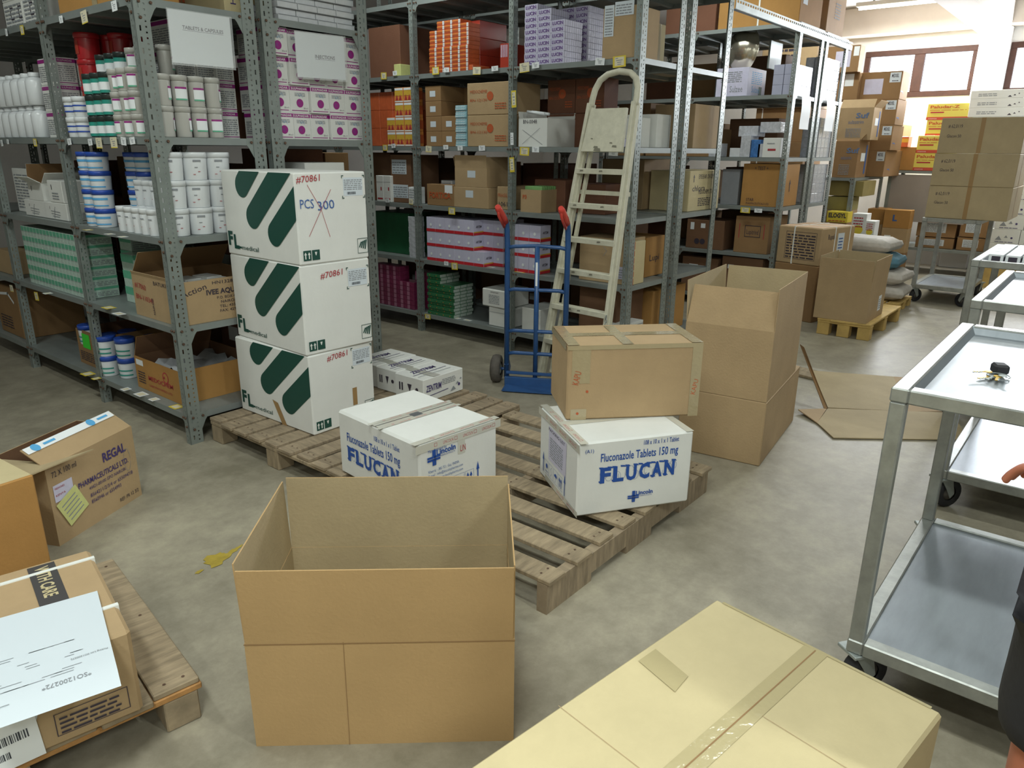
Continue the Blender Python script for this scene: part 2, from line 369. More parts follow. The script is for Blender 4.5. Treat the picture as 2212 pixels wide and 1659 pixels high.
# ================================================================== the room
def struct(name, mb, parent=None):
    o = mb.done(name, parent)
    if not parent: o['kind'] = 'structure'
    return o
X0, X1, Y0, Y1, ZC = ROOM['x0'], ROOM['x1'], ROOM['y0'], ROOM['y1'], ROOM['z']
m = MB(); m.box(X0, Y0, -.1, X1, Y1, 0, FLOORM)
rnd = random.Random(4)
def blot(cx, cy, rx, ry, ang, mt):
    pts = []
    for i in range(26):
        a = 2*math.pi*i/26; r = rnd.uniform(.6, 1.1); px, py = rx*r*math.cos(a), ry*r*math.sin(a); zb_ = .0012+.0003*int(cx*100 % 5)
        pts.append((cx + px*math.cos(ang) - py*math.sin(ang), cy + px*math.sin(ang) + py*math.cos(ang), zb_))
    m.quad(pts, mt)
c = on(468, 1208, z=0); blot(c.x, c.y, .07, .05, .4, YPAINT)
c = on(505, 1190, z=0); blot(c.x, c.y, .06, .014, .3, YPAINT)
c = on(430, 1236, z=0); blot(c.x, c.y, .02, .012, .3, YPAINT)
struct('floor', m)
m = MB(); m.box(X0, Y0, ZC, X1, Y1, ZC+.1, CEILM); struct('ceiling', m)
m = MB(); m.box(X0-.1, Y0, 0, X0, Y1, ZC, WALLG); struct('wall_left', m)
m = MB(); m.box(X0, Y0-.1, 0, X1, Y0, ZC, WALLG); struct('wall_back', m)
m = MB(); m.box(X0, Y1, 0, X1, Y1+.1, ZC, WALLG); struct('wall_front', m)
WZ0, WZ1 = 2.38, 3.03; WINS = [(2.02, 3.50), (0.40, 1.66), (-1.3, 0.05), (3.95, 5.4)]
m = MB(); m.box(X1, Y0, 0, X1+.25, Y1, WZ0, WALLM); m.box(X1, Y0, WZ1, X1+.25, Y1, ZC, WALLM)
ys = sorted(WINS); prev = Y0
for (a, b) in ys: m.box(X1, prev, WZ0, X1+.25, a, WZ1, WALLM); prev = b
m.box(X1, prev, WZ0, X1+.25, Y1, WZ1, WALLM); struct('wall_right', m)
for i, (a, b) in enumerate(WINS):
    w = MB(); f = .075; x = X1-.02; xx = X1+.05; mid = (a+b)/2
    for (p, q, r_, s_) in ((a, WZ0, b, WZ0+f), (a, WZ1-f, b, WZ1), (a, WZ0+f, a+f, WZ1-f), (b-f, WZ0+f, b, WZ1-f), (mid-f*.9, WZ0+f, mid+f*.9, WZ1-f)):
        w.box(x, p, q, xx, r_, s_, WFRAME, None, .004)
    o = struct('window_%d' % (i+1), w)
    g = MB(); g.box(X1+.02, a+f, WZ0+f, X1+.026, mid-f*.9, WZ1-f, GLASS); g.done('window_pane', o)
    g = MB(); g.box(X1+.02, mid+f*.9, WZ0+f, X1+.026, b-f, WZ1-f, GLASS); g.done('window_pane', o)
m = MB(); m.box(X1-.32, Y0, 3.22, X1, Y1, ZC, BEAMM, None, .01); struct('trim_1', m)
m = MB(); m.box(5.0, 1.66, 3.12, X1-.32, 2.02, ZC, BEAMM, None, .01); struct('trim_2', m)
m = MB(); m.box(X1-.16, 1.66, 0, X1, 2.02, 3.22, WALLM, None, .01); struct('trim_3', m)
# fluorescent fittings; the last in LAMPS is an added one behind the camera
def lamp_fitting(x, y, z=3.46, L=1.24):
    e = empty('ceiling_light', (x, y, 0))
    b = MB(); b.box(-.06, -L/2, z, .06, L/2, z+.05, WHT, None, .005); b.box(-.02, -L/2+.2, z+.05, .02, -L/2+.22, ZC, STEEL); b.box(-.02, L/2-.22, z+.05, .02, L/2-.2, ZC, STEEL); b.done('housing', e)
    b = MB(); b.tube([(0, -L/2+.03, z-.025), (0, L/2-.03, z-.025)], .013, LAMPG, n=10); b.done('tube', e)
    return e
for i, (lx, ly, a) in enumerate(LAMPS):
    tag(lamp_fitting(lx, ly), 'fluorescent tube fitting hanging under the warehouse ceiling', 'ceiling light', 'ceiling tube lights')
e = lamp_fitting(11.4, 2.75); tag(e, 'glaring tube light near the wooden windows at the far wall', 'ceiling light')
area('window_side_tube_light', (11.4, 2.75, 3.36), (0, 0, 0), .16, 1.2, 60, (.97, 1, .95))

# ================================================================== slotted angle racking
def post_mesh(h, wa=.075, wb=.045):
    mb = MB(); t = .0025
    for (wd, ax) in ((wa, 'x'), (wb, 'y')):
        cols = [0, .25, .36, .64, .75, 1.0]
        def strip(c0, c1, z0, z1):
            a, b = c0*wd, c1*wd
            if ax == 'x': mb.box(a, 0, z0, b, t, z1, STEEL)
            else: mb.box(0, a, z0, t, b, z1, STEEL)
        strip(0, cols[1], 0, h); strip(cols[2], cols[3], 0, h); strip(cols[4], 1, 0, h)
        z = 0
        while z < h:
            z1 = min(h, z+.05); strip(cols[1], cols[2], z, min(h, z+.026))
            strip(cols[3], cols[4], z, min(h, z+.017)); 
            if z+.025 < h: strip(cols[3], cols[4], z+.025, min(h, z+.042))
            z += .05
    return mb
POSTS = {}
def post(root, x, y, h, rot, wa=.075, wb=.045):
    k = (round(h, 2), wa, wb)
    if k not in POSTS:
        o = post_mesh(h, wa, wb).done('post', root); POSTS[k] = o.data
    else:
        o = bpy.data.objects.new('post', POSTS[k]); COL.objects.link(o); o.parent = root
    o.location = (x, y, 0); o.rotation_euler.z = R(rot); return o
def rack(name, label, x0, x1, ys, zs, h, skip=(), group=None, endp=False):
    """bays along y; shelves at zs; its foot at (x0, ys[0])"""
    root = empty(name, (x0, ys[0], 0)); tag(root, label, 'shelving', group)
    n = len(ys)
    for i, y in enumerate(ys):
        if i == 0: post(root, 0, 0, h, 0); post(root, x1-x0, 0, h, 90, .045, .075)
        elif i == n-1: post(root, 0, y-ys[0], h, -90, .045, .05); post(root, x1-x0, y-ys[0], h, 180, .05, .045)
        else: post(root, 0, y-ys[0], h, 0, .05, .045); post(root, x1-x0, y-ys[0], h, 90, .045, .05)
    bolt = None
    for i in range(n-1):
        a, b = ys[i]-ys[0]+.003, ys[i+1]-ys[0]-.003
        for z in zs:
            if (i, z) in skip: continue
            s = MB(); w = x1-x0; lp = .036; t = .0015; e = .003
            s.box(e, a+.001, z-t, w-e, b-.001, z, SHELF)
            s.box(e, a+.001, z-lp, e+.002, b-.001, z-t, SHELF); s.box(w-e-.002, a+.001, z-lp, w-e, b-.001, z-t, SHELF)
            s.box(e, a+.001, z-lp, w-e, a+.003, z-t, SHELF); s.box(e, b-.003, z-lp, w-e, b-.001, z-t, SHELF)
            for q in (.25, .5, .75): s.box(e+.002, a+(b-a)*q-.02, z-lp+.008, w-e-.002, a+(b-a)*q+.02, z-t, SHELF)
            s.done('shelf', root)
        # gusset plates with their bolts on the front, under each shelf
        for z in zs:
            if (i, z) in skip: continue
            for (yy, sg) in ((a, 1), (b, -1)):
                g = MB(); x = .0055; c = .075
                pts = [(x, yy-sg*.0, z-.002), (x, yy+sg*c, z-.002), (x, yy+sg*c, z-.034), (x, yy+sg*(c*.85), z-.038), (x, yy+sg*(c*.6), z-.052), (x, yy+sg*.028, z-.085), (x, yy, z-.085)]
                N = len(pts); g.add([(p[0]-.002, p[1], p[2]) for p in pts] + [(p[0]+.002, p[1], p[2]) for p in pts],
                      [tuple(range(N)), tuple(range(N, 2*N))] + [(k, (k+1) % N, N+(k+1) % N, N+k) for k in range(N)], STEEL)
                for (by, bz) in ((.018, .018), (.044, .018), (.016, .07)):
                    g.lathe([(.008, 0), (.006, .006)], RUST, Matrix.Translation((-.0005, yy+sg*by, z-bz)) @ Matrix.Rotation(R(-90), 4, 'Y'), 8)
                g.done('gusset_plate', root)
    for z in zs:      # end frame plates
        for (xx, sg) in (((0, 1), (x1-x0, -1)) if endp else ()):
            g = MB(); y = .0055; c = .115
            pts = [(xx, y, z-.002), (xx+sg*c, y, z-.002), (xx+sg*c, y, z-.036), (xx+sg*(c-.012), y, z-.05), (xx+sg*.076, y, z-.1), (xx, y, z-.11)]
            N = len(pts); g.add([(p[0], p[1]-.002, p[2]) for p in pts] + [(p[0], p[1]+.002, p[2]) for p in pts],
                  [tuple(range(N)), tuple(range(N, 2*N))] + [(k, (k+1) % N, N+(k+1) % N, N+k) for k in range(N)], STEEL)
            for (bx, bz) in ((.03, .02), (.088, .02), (.03, .09)):
                g.lathe([(.008, 0), (.006, .006)], RUST, Matrix.Translation((xx+sg*bx, -.0005, z-bz)) @ Matrix.Rotation(R(90), 4, 'X'), 8)
            g.done('gusset_plate', root)
    return root
def shelf_tag(root, px, py, w, h, style, x=None, y=None, flat=False):
    """paper ticket stuck to a shelf edge"""
    rl = root.location
    if flat is not False:
        p = on(px, py, z=flat) - rl; mb = MB(); z = p.z+.0015
        mb.quad([(p.x-h/2, p.y-w/2, z), (p.x+h/2, p.y-w/2, z), (p.x+h/2, p.y+w/2, z), (p.x-h/2, p.y+w/2, z)], YEL if style == 'y' else PAP)
        mb.quad([(p.x-h/3, p.y-w/3, z+.0005), (p.x+h/3, p.y-w/3, z+.0005), (p.x+h/3, p.y+w/3, z+.0005), (p.x-h/3, p.y+w/3, z+.0005)], CREAM)
        mb.done('shelf_ticket', root); return
    mb = MB(); bg = {'w': PAP, 'y': YEL, 'c': CREAM, 'v': YEL}[style]; T = .0012
    p = on(px, py, x=(x-.007) if x is not None else None, y=(y-.007) if y is not None else None) - rl
    # local frame: a right, b up
    if x is not None: M = Matrix(((0, 0, -1, p.x), (-1, 0, 0, p.y), (0, 1, 0, p.z), (0, 0, 0, 1)))
    else: M = Matrix(((1, 0, 0, p.x), (0, 0, -1, p.y), (0, 1, 0, p.z), (0, 0, 0, 1)))
    ang = ((px*7+py*3) % 11 - 5)*.9
    M = M @ Matrix.Rotation(R(ang), 4, 'Z')
    mb.box(-w/2, -h/2, 0, w/2, h/2, T, bg, M)
    if style in 'yv':
        mb.quad([(-w*.36, -h*.36, T+.0003), (w*.36, -h*.36, T+.0003), (w*.36, h*.4, T+.0003), (-w*.36, h*.4, T+.0003)], CREAM, M)
    if style == 'c': mb.quad([(-w*.5, -h*.5, T+.0003), (w*.5, -h*.5, T+.0003), (w*.5, -h*.42, T+.0003), (-w*.5, -h*.42, T+.0003)], YEL, M)
    for k, ww in enumerate((.2, .5, .34, .3)):
        b = h*(.26-.18*k); c0 = -w*.3 if k == 0 else -w*ww/2
        mb.quad([(c0, b, T+.0006), (c0+w*ww, b, T+.0006), (c0+w*ww, b+h*.07, T+.0006), (c0, b+h*.07, T+.0006)], INKT, M)
    mb.done('shelf_ticket', root)
LX = 1.83; LY = 3.817; LZ = (.175, .67, 1.145, 1.645, 2.275, 2.78)
RL = rack('shelving_rack', 'grey slotted-angle shelving rack in the left foreground loaded with tubs and cartons', LX, 2.475, [LY, LY+1.11, LY+2.33, LY+3.4], LZ, 3.1, endp=True)
RL2 = rack('shelving_rack', 'grey shelving rack backed onto the left foreground rack, with the INJECTIONS sign', 2.515, 3.25, [LY, LY+1.11, LY+2.33, LY+3.4], LZ, 3.1, endp=True)
MX = 4.585; MY = 2.68; MZ = (.17, .66, 1.135, 1.62, 2.188, 2.74)
RM = rack('shelving_rack', 'grey shelving rack behind the ladder and hand truck, front row of the middle block', MX, 5.19, [MY, 3.755, 4.82, 5.88, 6.9], MZ, 3.2)
RM2 = rack('shelving_rack', 'grey shelving rack directly behind the ladder rack, with the eye and ear drops carton', 5.28, 5.97, [MY, 3.755, 4.82, 5.88], MZ, 3.2)
CZ = (.12, .595, 1.07, 1.545, 2.125, 2.75)
RC = rack('shelving_rack', 'far grey shelving rack with the steel bowl and hanging paper sheets', 7.47, 8.17, [MY, 3.76, 4.83], CZ, 2.72)
RC2 = rack('shelving_rack', 'far grey shelving rack nearest the windows, stacked with foil wrapped packs', 8.24, 8.97, [MY, 3.76, 4.83], CZ, 2.72)
# long slotted beam tying the rack tops together
t = MB(); bx0, bx1 = 5.99, 9.08; z0 = 2.66; n = 0
t.box(bx0, -.006+MY, z0+.062, bx1, -.002+MY, z0+.075, GALV); t.box(bx0, -.006+MY, z0, bx1, -.002+MY, z0+.045, GALV)
x = bx0
while x < bx1-.05: t.box(x, -.006+MY, z0+.045, x+.018, -.002+MY, z0+.062, GALV); x += .05
t.box(bx0, MY-.002, z0-.002, bx1, MY+.04, z0, GALV)
tag(t.done('slotted_beam'), 'long perforated steel angle beam tying the tops of the middle racks', 'beam')

# ================================================================== signs hung on the left racks
def sign(px, wtext, corners, label, gap=.02, textat=(.5, .5), th=.018, y=LY):
    a, b, c, d = [on(*p, y=y-gap) for p in corners]   # TL TR BR BL
    w = (b-a).length; h = (d-a).length; mb = MB(); T = .001
    ux = (b-a).normalized(); vz = (a-d).normalized(); nn = ux.cross(vz); M = Matrix((ux, vz, nn)).transposed().to_4x4(); M.translation = d
    e = empty('paper_sign', tuple(d)); M.translation = (0, 0, 0)
    mb.box(0, 0, 0, w, h, T, PAP, M); mb.text(wtext, M @ Matrix.Translation((w*textat[0], h*textat[1], T+.0006)), th, INKD, .018, center=True)
    tw = text_mesh(wtext, .018); L = (tw[3]-tw[2])*th/.72
    mb.box(w*textat[0]-L/2, h*textat[1]-.006, T, w*textat[0]+L/2, h*textat[1]-.0045, T+.0006, INKD, M); mb.done('printed_sheet', e)
    s = MB(); s.box(-.006, -.01, T+.0015, w+.012, h+.004, T+.002, CLEAR, M); s.done('plastic_sleeve', e)
    tag(e, label, 'sign')
sign(0, 'TABLETS & CAPSULES', [(360, 18), (495, 38), (507, 149), (373, 135)], 'white paper sign reading TABLETS & CAPSULES hung on the left rack end', textat=(.54, .66), th=.0165)
sign(0, 'INJECTIONS', [(636, 67), (742, 80), (746, 175), (643, 166)], 'white paper sign reading INJECTIONS hung above the purple dotted boxes', textat=(.58, .45), th=.019)

# shelf tickets
for (px, py, w, h, st) in [(48, 42+23, .05, .05, 'y'), (14, 70, .03, .04, 'w'), (132, 42, .045, .035, 'w'), (182, 37, .07, .06, 'c'), (247, 13, .055, .045, 'w'),
        (4, 309, .035, .04, 'w'), (17, 306, .035, .03, 'w'), (76, 308, .05, .045, 'y'), (150, 306, .05, .035, 'w'), (195, 307, .05, .035, 'w'), (214, 309, .07, .055, 'c'), (246, 308, .075, .055, 'c'), (267, 305, .055, .04, 'w'), (286, 304, .055, .035, 'w'),
        (25, 623, .06, .05, 'c'), (79, 640, .065, .06, 'v')]:
    shelf_tag(RL, px, py, w, h, st, x=LX)
for (px, py, w, h, st, z) in [(103, 634, .06, .05, 'w', LZ[1]), (235, 665, .09, .06, 'y', LZ[1]), (257, 678, .09, .05, 'w', LZ[1]), (190, 808, .09, .07, 'y', LZ[0]), (208, 818, .05, .05, 'y', LZ[0]),
        (272, 841, .06, .05, 'w', LZ[0]), (305, 852, .09, .06, 'w', LZ[0]), (333, 863, .06, .05, 'w', LZ[0]), (381, 879, .08, .06, 'y', LZ[0]), (237, 506, .06, .04, 'w', LZ[2]), (265, 512, .06, .04, 'w', LZ[2]), (190, 497, .06, .04, 'y', LZ[2])]:
    shelf_tag(RL, px, py, w, h, st, flat=z)
for (px, py, w, h, st) in [(829, 164, .07, .055, 'y'), (853, 158, .05, .035, 'w'), (941, 153, .075, .055, 'y'), (965, 151, .055, .035, 'w'), (1030, 153, .08, .055, 'c'), (1069, 148, .065, .035, 'w'),
        (1133, 146, .09, .065, 'c'), (1157, 141, .065, .04, 'w'), (1296, 133, .075, .045, 'w'), (1338, 133, .1, .07, 'y'),
        (832, 319, .06, .05, 'y'), (850, 315, .05, .035, 'w'), (926, 322, .07, .05, 'c'), (963, 318, .055, .035, 'w'), (994, 320, .055, .035, 'w'), (1041, 320, .065, .04, 'w'), (1133, 327, .09, .06, 'y'), (1157, 323, .065, .04, 'w'), (1325, 330, .075, .04, 'w'),
        (837, 433, .05, .035, 'w'), (888, 436, .05, .045, 'c'), (976, 456, .075, .055, 'y'), (964, 569, .05, .035, 'w'), (982, 575, .07, .06, 'v'), (924, 684, .07, .045, 'v'),
        (1110, 214, .045, .12, 'v'), (1106, 356, .045, .11, 'v'), (1106, 300, .03, .09, 'w')]:
    shelf_tag(RM, px, py, w, h, st, x=MX)
for (px, py, w, h, st, z) in [(1124, 588, .1, .05, 'y', MZ[1]), (1060, 577, .08, .04, 'w', MZ[1]), (985, 687, .09, .05, 'w', MZ[0]), (1010, 692, .08, .04, 'w', MZ[0])]:
    shelf_tag(RM, px, py, w, h, st, flat=z)
for (px, py, w, h, st) in [(1610, 454, .1, .055, 'y'), (1638, 455, .08, .04, 'w')]:
    shelf_tag(RC, px, py, w, h, st, x=7.47)

# ================================================================== pallets
def pallet(label, x0, y0, x1, y1, along, h=.14, wd=None, nplanks=7, pw=.11, rot=0, gaps=None, stringers='board', name='pallet'):
    e = empty(name, (x0, y0, 0), rot); tag(e, label, 'pallet'); L = x1-x0; W = y1-y0; t = .02; rnd = random.Random(int(x0*100))
    wd = wd or (WOOD, WOODX)
    span = W if along == 'x' else L; n = nplanks; 
    for i in range(n):
        c = (span-pw)*i/(n-1); b = MB(); j = rnd.uniform(-.006, .006); k = rnd.uniform(-.012, .012); mt = wd[1] if along == 'x' else wd[0]
        if along == 'x': b.box(-.005+k, c+j*(0 < i < n-1), h-t, L+.005+k, c+pw+j, h-rnd.uniform(0, .0015), mt, None, .003)
        else: b.box(c+j*(0 < i < n-1), -.005+k, h-t, c+pw+j, W+.005+k, h-rnd.uniform(0, .0015), mt, None, .003)
        for q in (.04, .5, .96):
            for s in (.3, .7):
                p = (L*q, c+pw*s) if along == 'x' else (c+pw*s, W*q); b.quad([(p[0]+.005*math.cos(a), p[1]+.005*math.sin(a), h+.0004) for a in (0, 1, 2, 3, 4, 5, 6)], RUST)
        b.done('plank', e)
    for q in (0, .5, 1):
        b = MB()
        if stringers == 'board':     # a flat board carried on three blocks
            if along == 'x': x = (L-.1)*q; b.box(x, 0, h-t-.02, x+.1, W, h-t, wd[0], None, .003)
            else: y = (W-.1)*q; b.box(0, y, h-t-.02, L, y+.1, h-t, wd[1], None, .003)
            b.done('stringer_board', e)
            for r_ in (0, .5, 1):
                k = MB(); x, y = ((L-.1)*q, (W-.11)*r_) if along == 'x' else ((L-.11)*r_, (W-.1)*q)
                k.box(x+.002, y+.002, 0, x+.098, y+.108, h-t-.02, wd[0], None, .004); k.done('block', e)
        else:                        # solid notched runner
            if along == 'y':
                y = (W-.045)*q
                for (a, c, z) in ((0, .22, 0), (.22, .42, .035), (.42, .58, 0), (.58, .78, .035), (.78, 1, 0)): b.box(L*a, y, z, L*c, y+.045, h-t, wd[1])
            else:
                x = (L-.045)*q
                for (a, c, z) in ((0, .22, 0), (.22, .42, .035), (.42, .58, 0), (.58, .78, .035), (.78, 1, 0)): b.box(x, W*a, z, x+.045, W*c, h-t, wd[0])
            b.done('runner', e)
    return e
pallet('weathered wooden pallet under the tall green-striped carton stack', 1.945, 2.60, 3.27, 3.795, 'x', nplanks=9, pw=.105)
pallet('weathered wooden pallet under the two blue-printed white cartons', 1.845, 1.335, 3.16, 2.575, 'y', nplanks=8, pw=.1, stringers='runner', wd=(WOOD, WOODX))
pallet('orange-tinted pallet at lower left under the strapped carton', -.135, 1.948, .815, 2.80, 'y', nplanks=7, pw=.13, stringers='board', wd=(WOOD, WOODO), rot=0).rotation_euler.z = R(-8.4)
pallet('pale yellow block pallet under the open carton near the sacks', 6.93, 1.56, 8.03, 2.02, 'x', h=.15, nplanks=4, pw=.12, wd=(WOODY, WOODY))
pallet('low pallet under the stack of woven sacks', 8.42, 1.66, 9.0, 2.5, 'x', h=.1, nplanks=6, pw=.11, wd=(WOODY, WOODY))
for i_, (a_, b_) in enumerate((((5.55, 1.50), (5.63, 1.95)), ((5.42, 1.33), (5.50, 1.80)))):
    b = MB(); b.bar((0, 0, .011), (b_[0]-a_[0], b_[1]-a_[1], .011), .1, .02, WOOD, bev=.003); tag(b.done('wooden_board', None, (a_[0], a_[1], 0)), 'loose grey board lying behind the flattened carton, %s one' % ('farther', 'nearer')[i_], 'board')

# ================================================================== trolleys
def caster(root, x, y, zt, rot, wr=.075):
    e = MB(); f = MB()
    M = Matrix.Translation((x, y, 0)) @ Matrix.Rotation(R(rot), 4, 'Z')
    f.box(-.045, -.04, zt-.012, .045, .04, zt, GALV, M, .002)
    for s in (-1, 1):
        f.add([(-.03, s*.028, zt-.012), (.03, s*.028, zt-.012), (.05, s*.028, wr+.0), (.03, s*.028, wr-.02), (.0, s*.028, wr+.03),
               (-.03, s*.031, zt-.012), (.03, s*.031, zt-.012), (.05, s*.031, wr), (.03, s*.031, wr-.02), (.0, s*.031, wr+.03)],
              [(0, 1, 2, 3, 4), (5, 6, 7, 8, 9)] + [(k, (k+1) % 5, 5+(k+1) % 5, 5+k) for k in range(5)], GALV, M)
    c = f.done('caster', root)
    Q = M @ Matrix.Translation((.035, 0, wr)) @ Matrix.Rotation(R(90), 4, 'X')
    e.lathe([(wr*.5, -.02), (wr*.93, -.021), (wr, -.012), (wr, .012), (wr*.93, .021), (wr*.5, .02)], BLACKR, Q, 24, False)
    e.lathe([(.012, -.026), (wr*.2, -.022), (wr*.5, -.016), (wr*.5, .016), (wr*.2, .022), (.012, .026)], GREYR, Q, 16, True)
    e.done('wheel', c)
def trolley(label, x, y, L=1.03, W=.62, zt=1.0, zl=.2, leg=.045, tray=.028, group=None, rot=0, flat=False):
    """(x, y): its near left corner; L along +x, W along -y"""
    e = empty('trolley', (x, y, 0), R(rot)); tag(e, label, 'trolley', group); w = leg
    def frame(z, nm, hh):
        b = MB(); b.bar((0, -w/2, z), (L, -w/2, z), w, hh, TUBE, bev=.004); b.bar((0, -W+w/2, z), (L, -W+w/2, z), w, hh, TUBE, bev=.004)
        b.bar((w/2, -w, z), (w/2, -W+w, z), w, hh, TUBE, bev=.004); b.bar((L-w/2, -w, z), (L-w/2, -W+w, z), w, hh, TUBE, bev=.004); b.done(nm, e)
    frame(zt-.02, 'top_frame', .04); frame(zl-.02, 'lower_frame', .045)
    b = MB(); zz = zt-tray if not flat else zt-.002
    b.box(w-.002, -W+w-.002, zz-.003, L-w+.002, -w+.002, zz, SHEET)
    # sloping inner lips of the tray
    if not flat:
        for pts in ([(w-.003, -w+.003, zt-.001), (L-w+.003, -w+.003, zt-.001), (L-w-.012, -w-.012, zz), (w+.012, -w-.012, zz)], [(w-.003, -W+w-.003, zt-.001), (L-w+.003, -W+w-.003, zt-.001), (L-w-.012, -W+w+.012, zz), (w+.012, -W+w+.012, zz)],
                    [(w-.003, -w+.003, zt-.001), (w-.003, -W+w-.003, zt-.001), (w+.012, -W+w+.012, zz), (w+.012, -w-.012, zz)], [(L-w+.003, -w+.003, zt-.001), (L-w+.003, -W+w-.003, zt-.001), (L-w-.012, -W+w+.012, zz), (L-w-.012, -w-.012, zz)]): b.quad(pts, SHEET)
    b.done('top_tray', e)
    b = MB(); b.box(w-.002, -W+w-.002, zl-.01, L-w+.002, -w+.002, zl-.006, SHEET); b.done('lower_shelf', e)
    for i, (lx, ly) in enumerate(((.0, -.0), (L-w, 0), (0, -W+w), (L-w, -W+w))):
        b = MB(); b.box(lx+.002, ly-w+.002, zl-.0, lx+w-.002, ly-.002, zt-.04, TUBE, None, .004); b.done('leg', e)
        caster(e, lx+w/2+.02, ly-w/2-.005, zl-.042, (-35, -150, 60, 160)[i] + rot, min(.075, zl*.36))
    return e
T1 = trolley('large steel trolley in the right foreground with keys lying on its tray', 2.105, .40, L=1.04, W=.66)
T2 = trolley('steel trolley behind the front trolley with an empty bright tray', 3.69, .452, L=1.1, W=.62)
T3 = trolley('steel trolley carrying small white boxes, beyond the two empty ones', 5.12, .665, L=1.05, W=.62)
T4 = trolley('far steel trolley carrying three tall tan cartons', 9.2, 1.73, L=1.0, W=.56, zt=.93, zl=.2, leg=.05, flat=True)
# keys
k = empty('key_bunch', (2.52, .20, .972)); b = MB()
b.tube([(.03*math.cos(a*math.pi/8)-.01, .03*math.sin(a*math.pi/8), .006) for a in range(16)], .0016, GALV, n=6, closed=True); b.done('key_ring', k)
for i, (a, l) in enumerate(((150, .06), (165, .055), (182, .058), (200, .05), (130, .05))):
    b = MB(); M = Matrix.Translation((0, 0, .003+.003*i)) @ Matrix.Rotation(R(a), 4, 'Z')
    b.lathe([(.011, 0), (.011, .0022)], GALV if i % 2 else GOLD, M @ Matrix.Translation((.034, 0, 0)), 14); b.box(.042, -.0035, 0, .042+l*.7, .0035, .0022, GALV if i % 2 else GOLD, M)
    for q in range(4): b.box(.055+q*.008, .0035, 0, .059+q*.008, .0035+.002*(q % 2+1), .0022, GALV, M)
    b.done('key', k)
b = MB(); b.box(.02, -.035, 0, .065, .005, .03, BLACKR, Matrix.Rotation(R(25), 4, 'Z'), .006); b.done('key_fob', k)
tag(k, 'bunch of keys with a black fob lying on the front trolley tray', 'keys')

# ================================================================== hand truck
def hand_truck():
    A = Vector((3.85, 3.19, 0)); B = Vector((4.045, 2.83, 0)); d = (B-A).normalized(); W = (B-A).length
    e = empty('hand_truck', tuple(A)); nrm = Vector((d.y, -d.x, 0))     # toward the camera
    if nrm.dot(-A) < 0: nrm = -nrm
    tip = (-(ray(1218, 670)).normalized() + Vector((-.12, .28, .55))).normalized(); r = .019
    def P(s, z, f=0): return d*s + Vector((0, 0, z)) + nrm*f
    for s in (0, W):
        b = MB(); b.tube([P(s, .06), P(s, 1.0), P(s, 1.08) + tip*.01, P(s, 1.12) + tip*.03, P(s, 1.13)+tip*.08], r, BLUEP, n=12); b.done('side_rail', e)
        b = MB(); t0 = P(s, 1.115)+tip*.045; b.tube([t0, t0+tip*.05, t0+tip*.15, t0+tip*.175], r, REDP, n=12, rs=[.021, .024, .023, .017])
        b.tube([t0+tip*.165, t0+tip*.15+Vector((0, 0, -.045)), t0+tip*.03+Vector((0, 0, -.05)), t0+tip*.005], .009, REDP, n=8); b.done('handle_grip', e)
    for z, k in ((.98, 1), (.69, 0), (.40, 0), (.24, 0)):
        b = MB(); f = .0
        b.tube([P(0, z-.01), P(.05, z, f), P(W/2, z+.008*k, f), P(W-.05, z, f), P(W, z-.01)], .013, BLUEP, n=10); b.done('cross_bar', e)
    b = MB(); b.tube([P(W/2, .04), P(W/2, .985)], .017, BLUEP, n=10)
    b.done('centre_bar', e)
    b = MB(); Q = Matrix((d, Vector((0, 0, 1)), nrm)).transposed().to_4x4(); Q.translation = P(W/2, .72, .018); b.box(-.007, 0, 0, .007, .16, .001, PAP, Q); b.done('white_sticker', e)
    b = MB(); b.bar(P(0, .10, .02), P(W, .10, .02), .02, .02, BLUEP, bev=.003); b.bar(P(-.01, .035, .02), P(W+.01, .035, .02), .03, .07, BLUEP, bev=.004)
    b.bar(P(0, .012, .09), P(W, .012, .09), .17, .008, BLUEP); b.done('toe_plate', e)
    for s, sg in ((-.085, 1), (W+.085, -1)):
        b = MB(); Q = Matrix((nrm, Vector((0, 0, 1)), d)).transposed().to_4x4(); Q.translation = P(s, .1, -.06)
        b.lathe([(.05, -.032), (.075, -.036), (.094, -.028), (.1, -.012), (.1, .012), (.094, .028), (.075, .036), (.05, .032)], GREYR, Q, 28, False)
        w_ = b.done('wheel', e); c = MB(); c.lathe([(.012, -.034), (.03, -.03), (.052, -.022), (.052, .022), (.03, .03), (.012, .034)], GALV, Q, 18, True); c.done('hub', w_)
        b = MB(); b.tube([P(s, .1, -.06), P(.0 if sg > 0 else W, .1, -.06)], .011, BLUEP, n=8); b.bar(P(.0 if sg > 0 else W, .17, 0), P(.0 if sg > 0 else W, .1, -.06), .03, .05, BLUEP); b.done('axle_bracket', e)
    tag(e, 'blue tubular hand truck with red grips standing before the shelves', 'hand truck')
hand_truck()

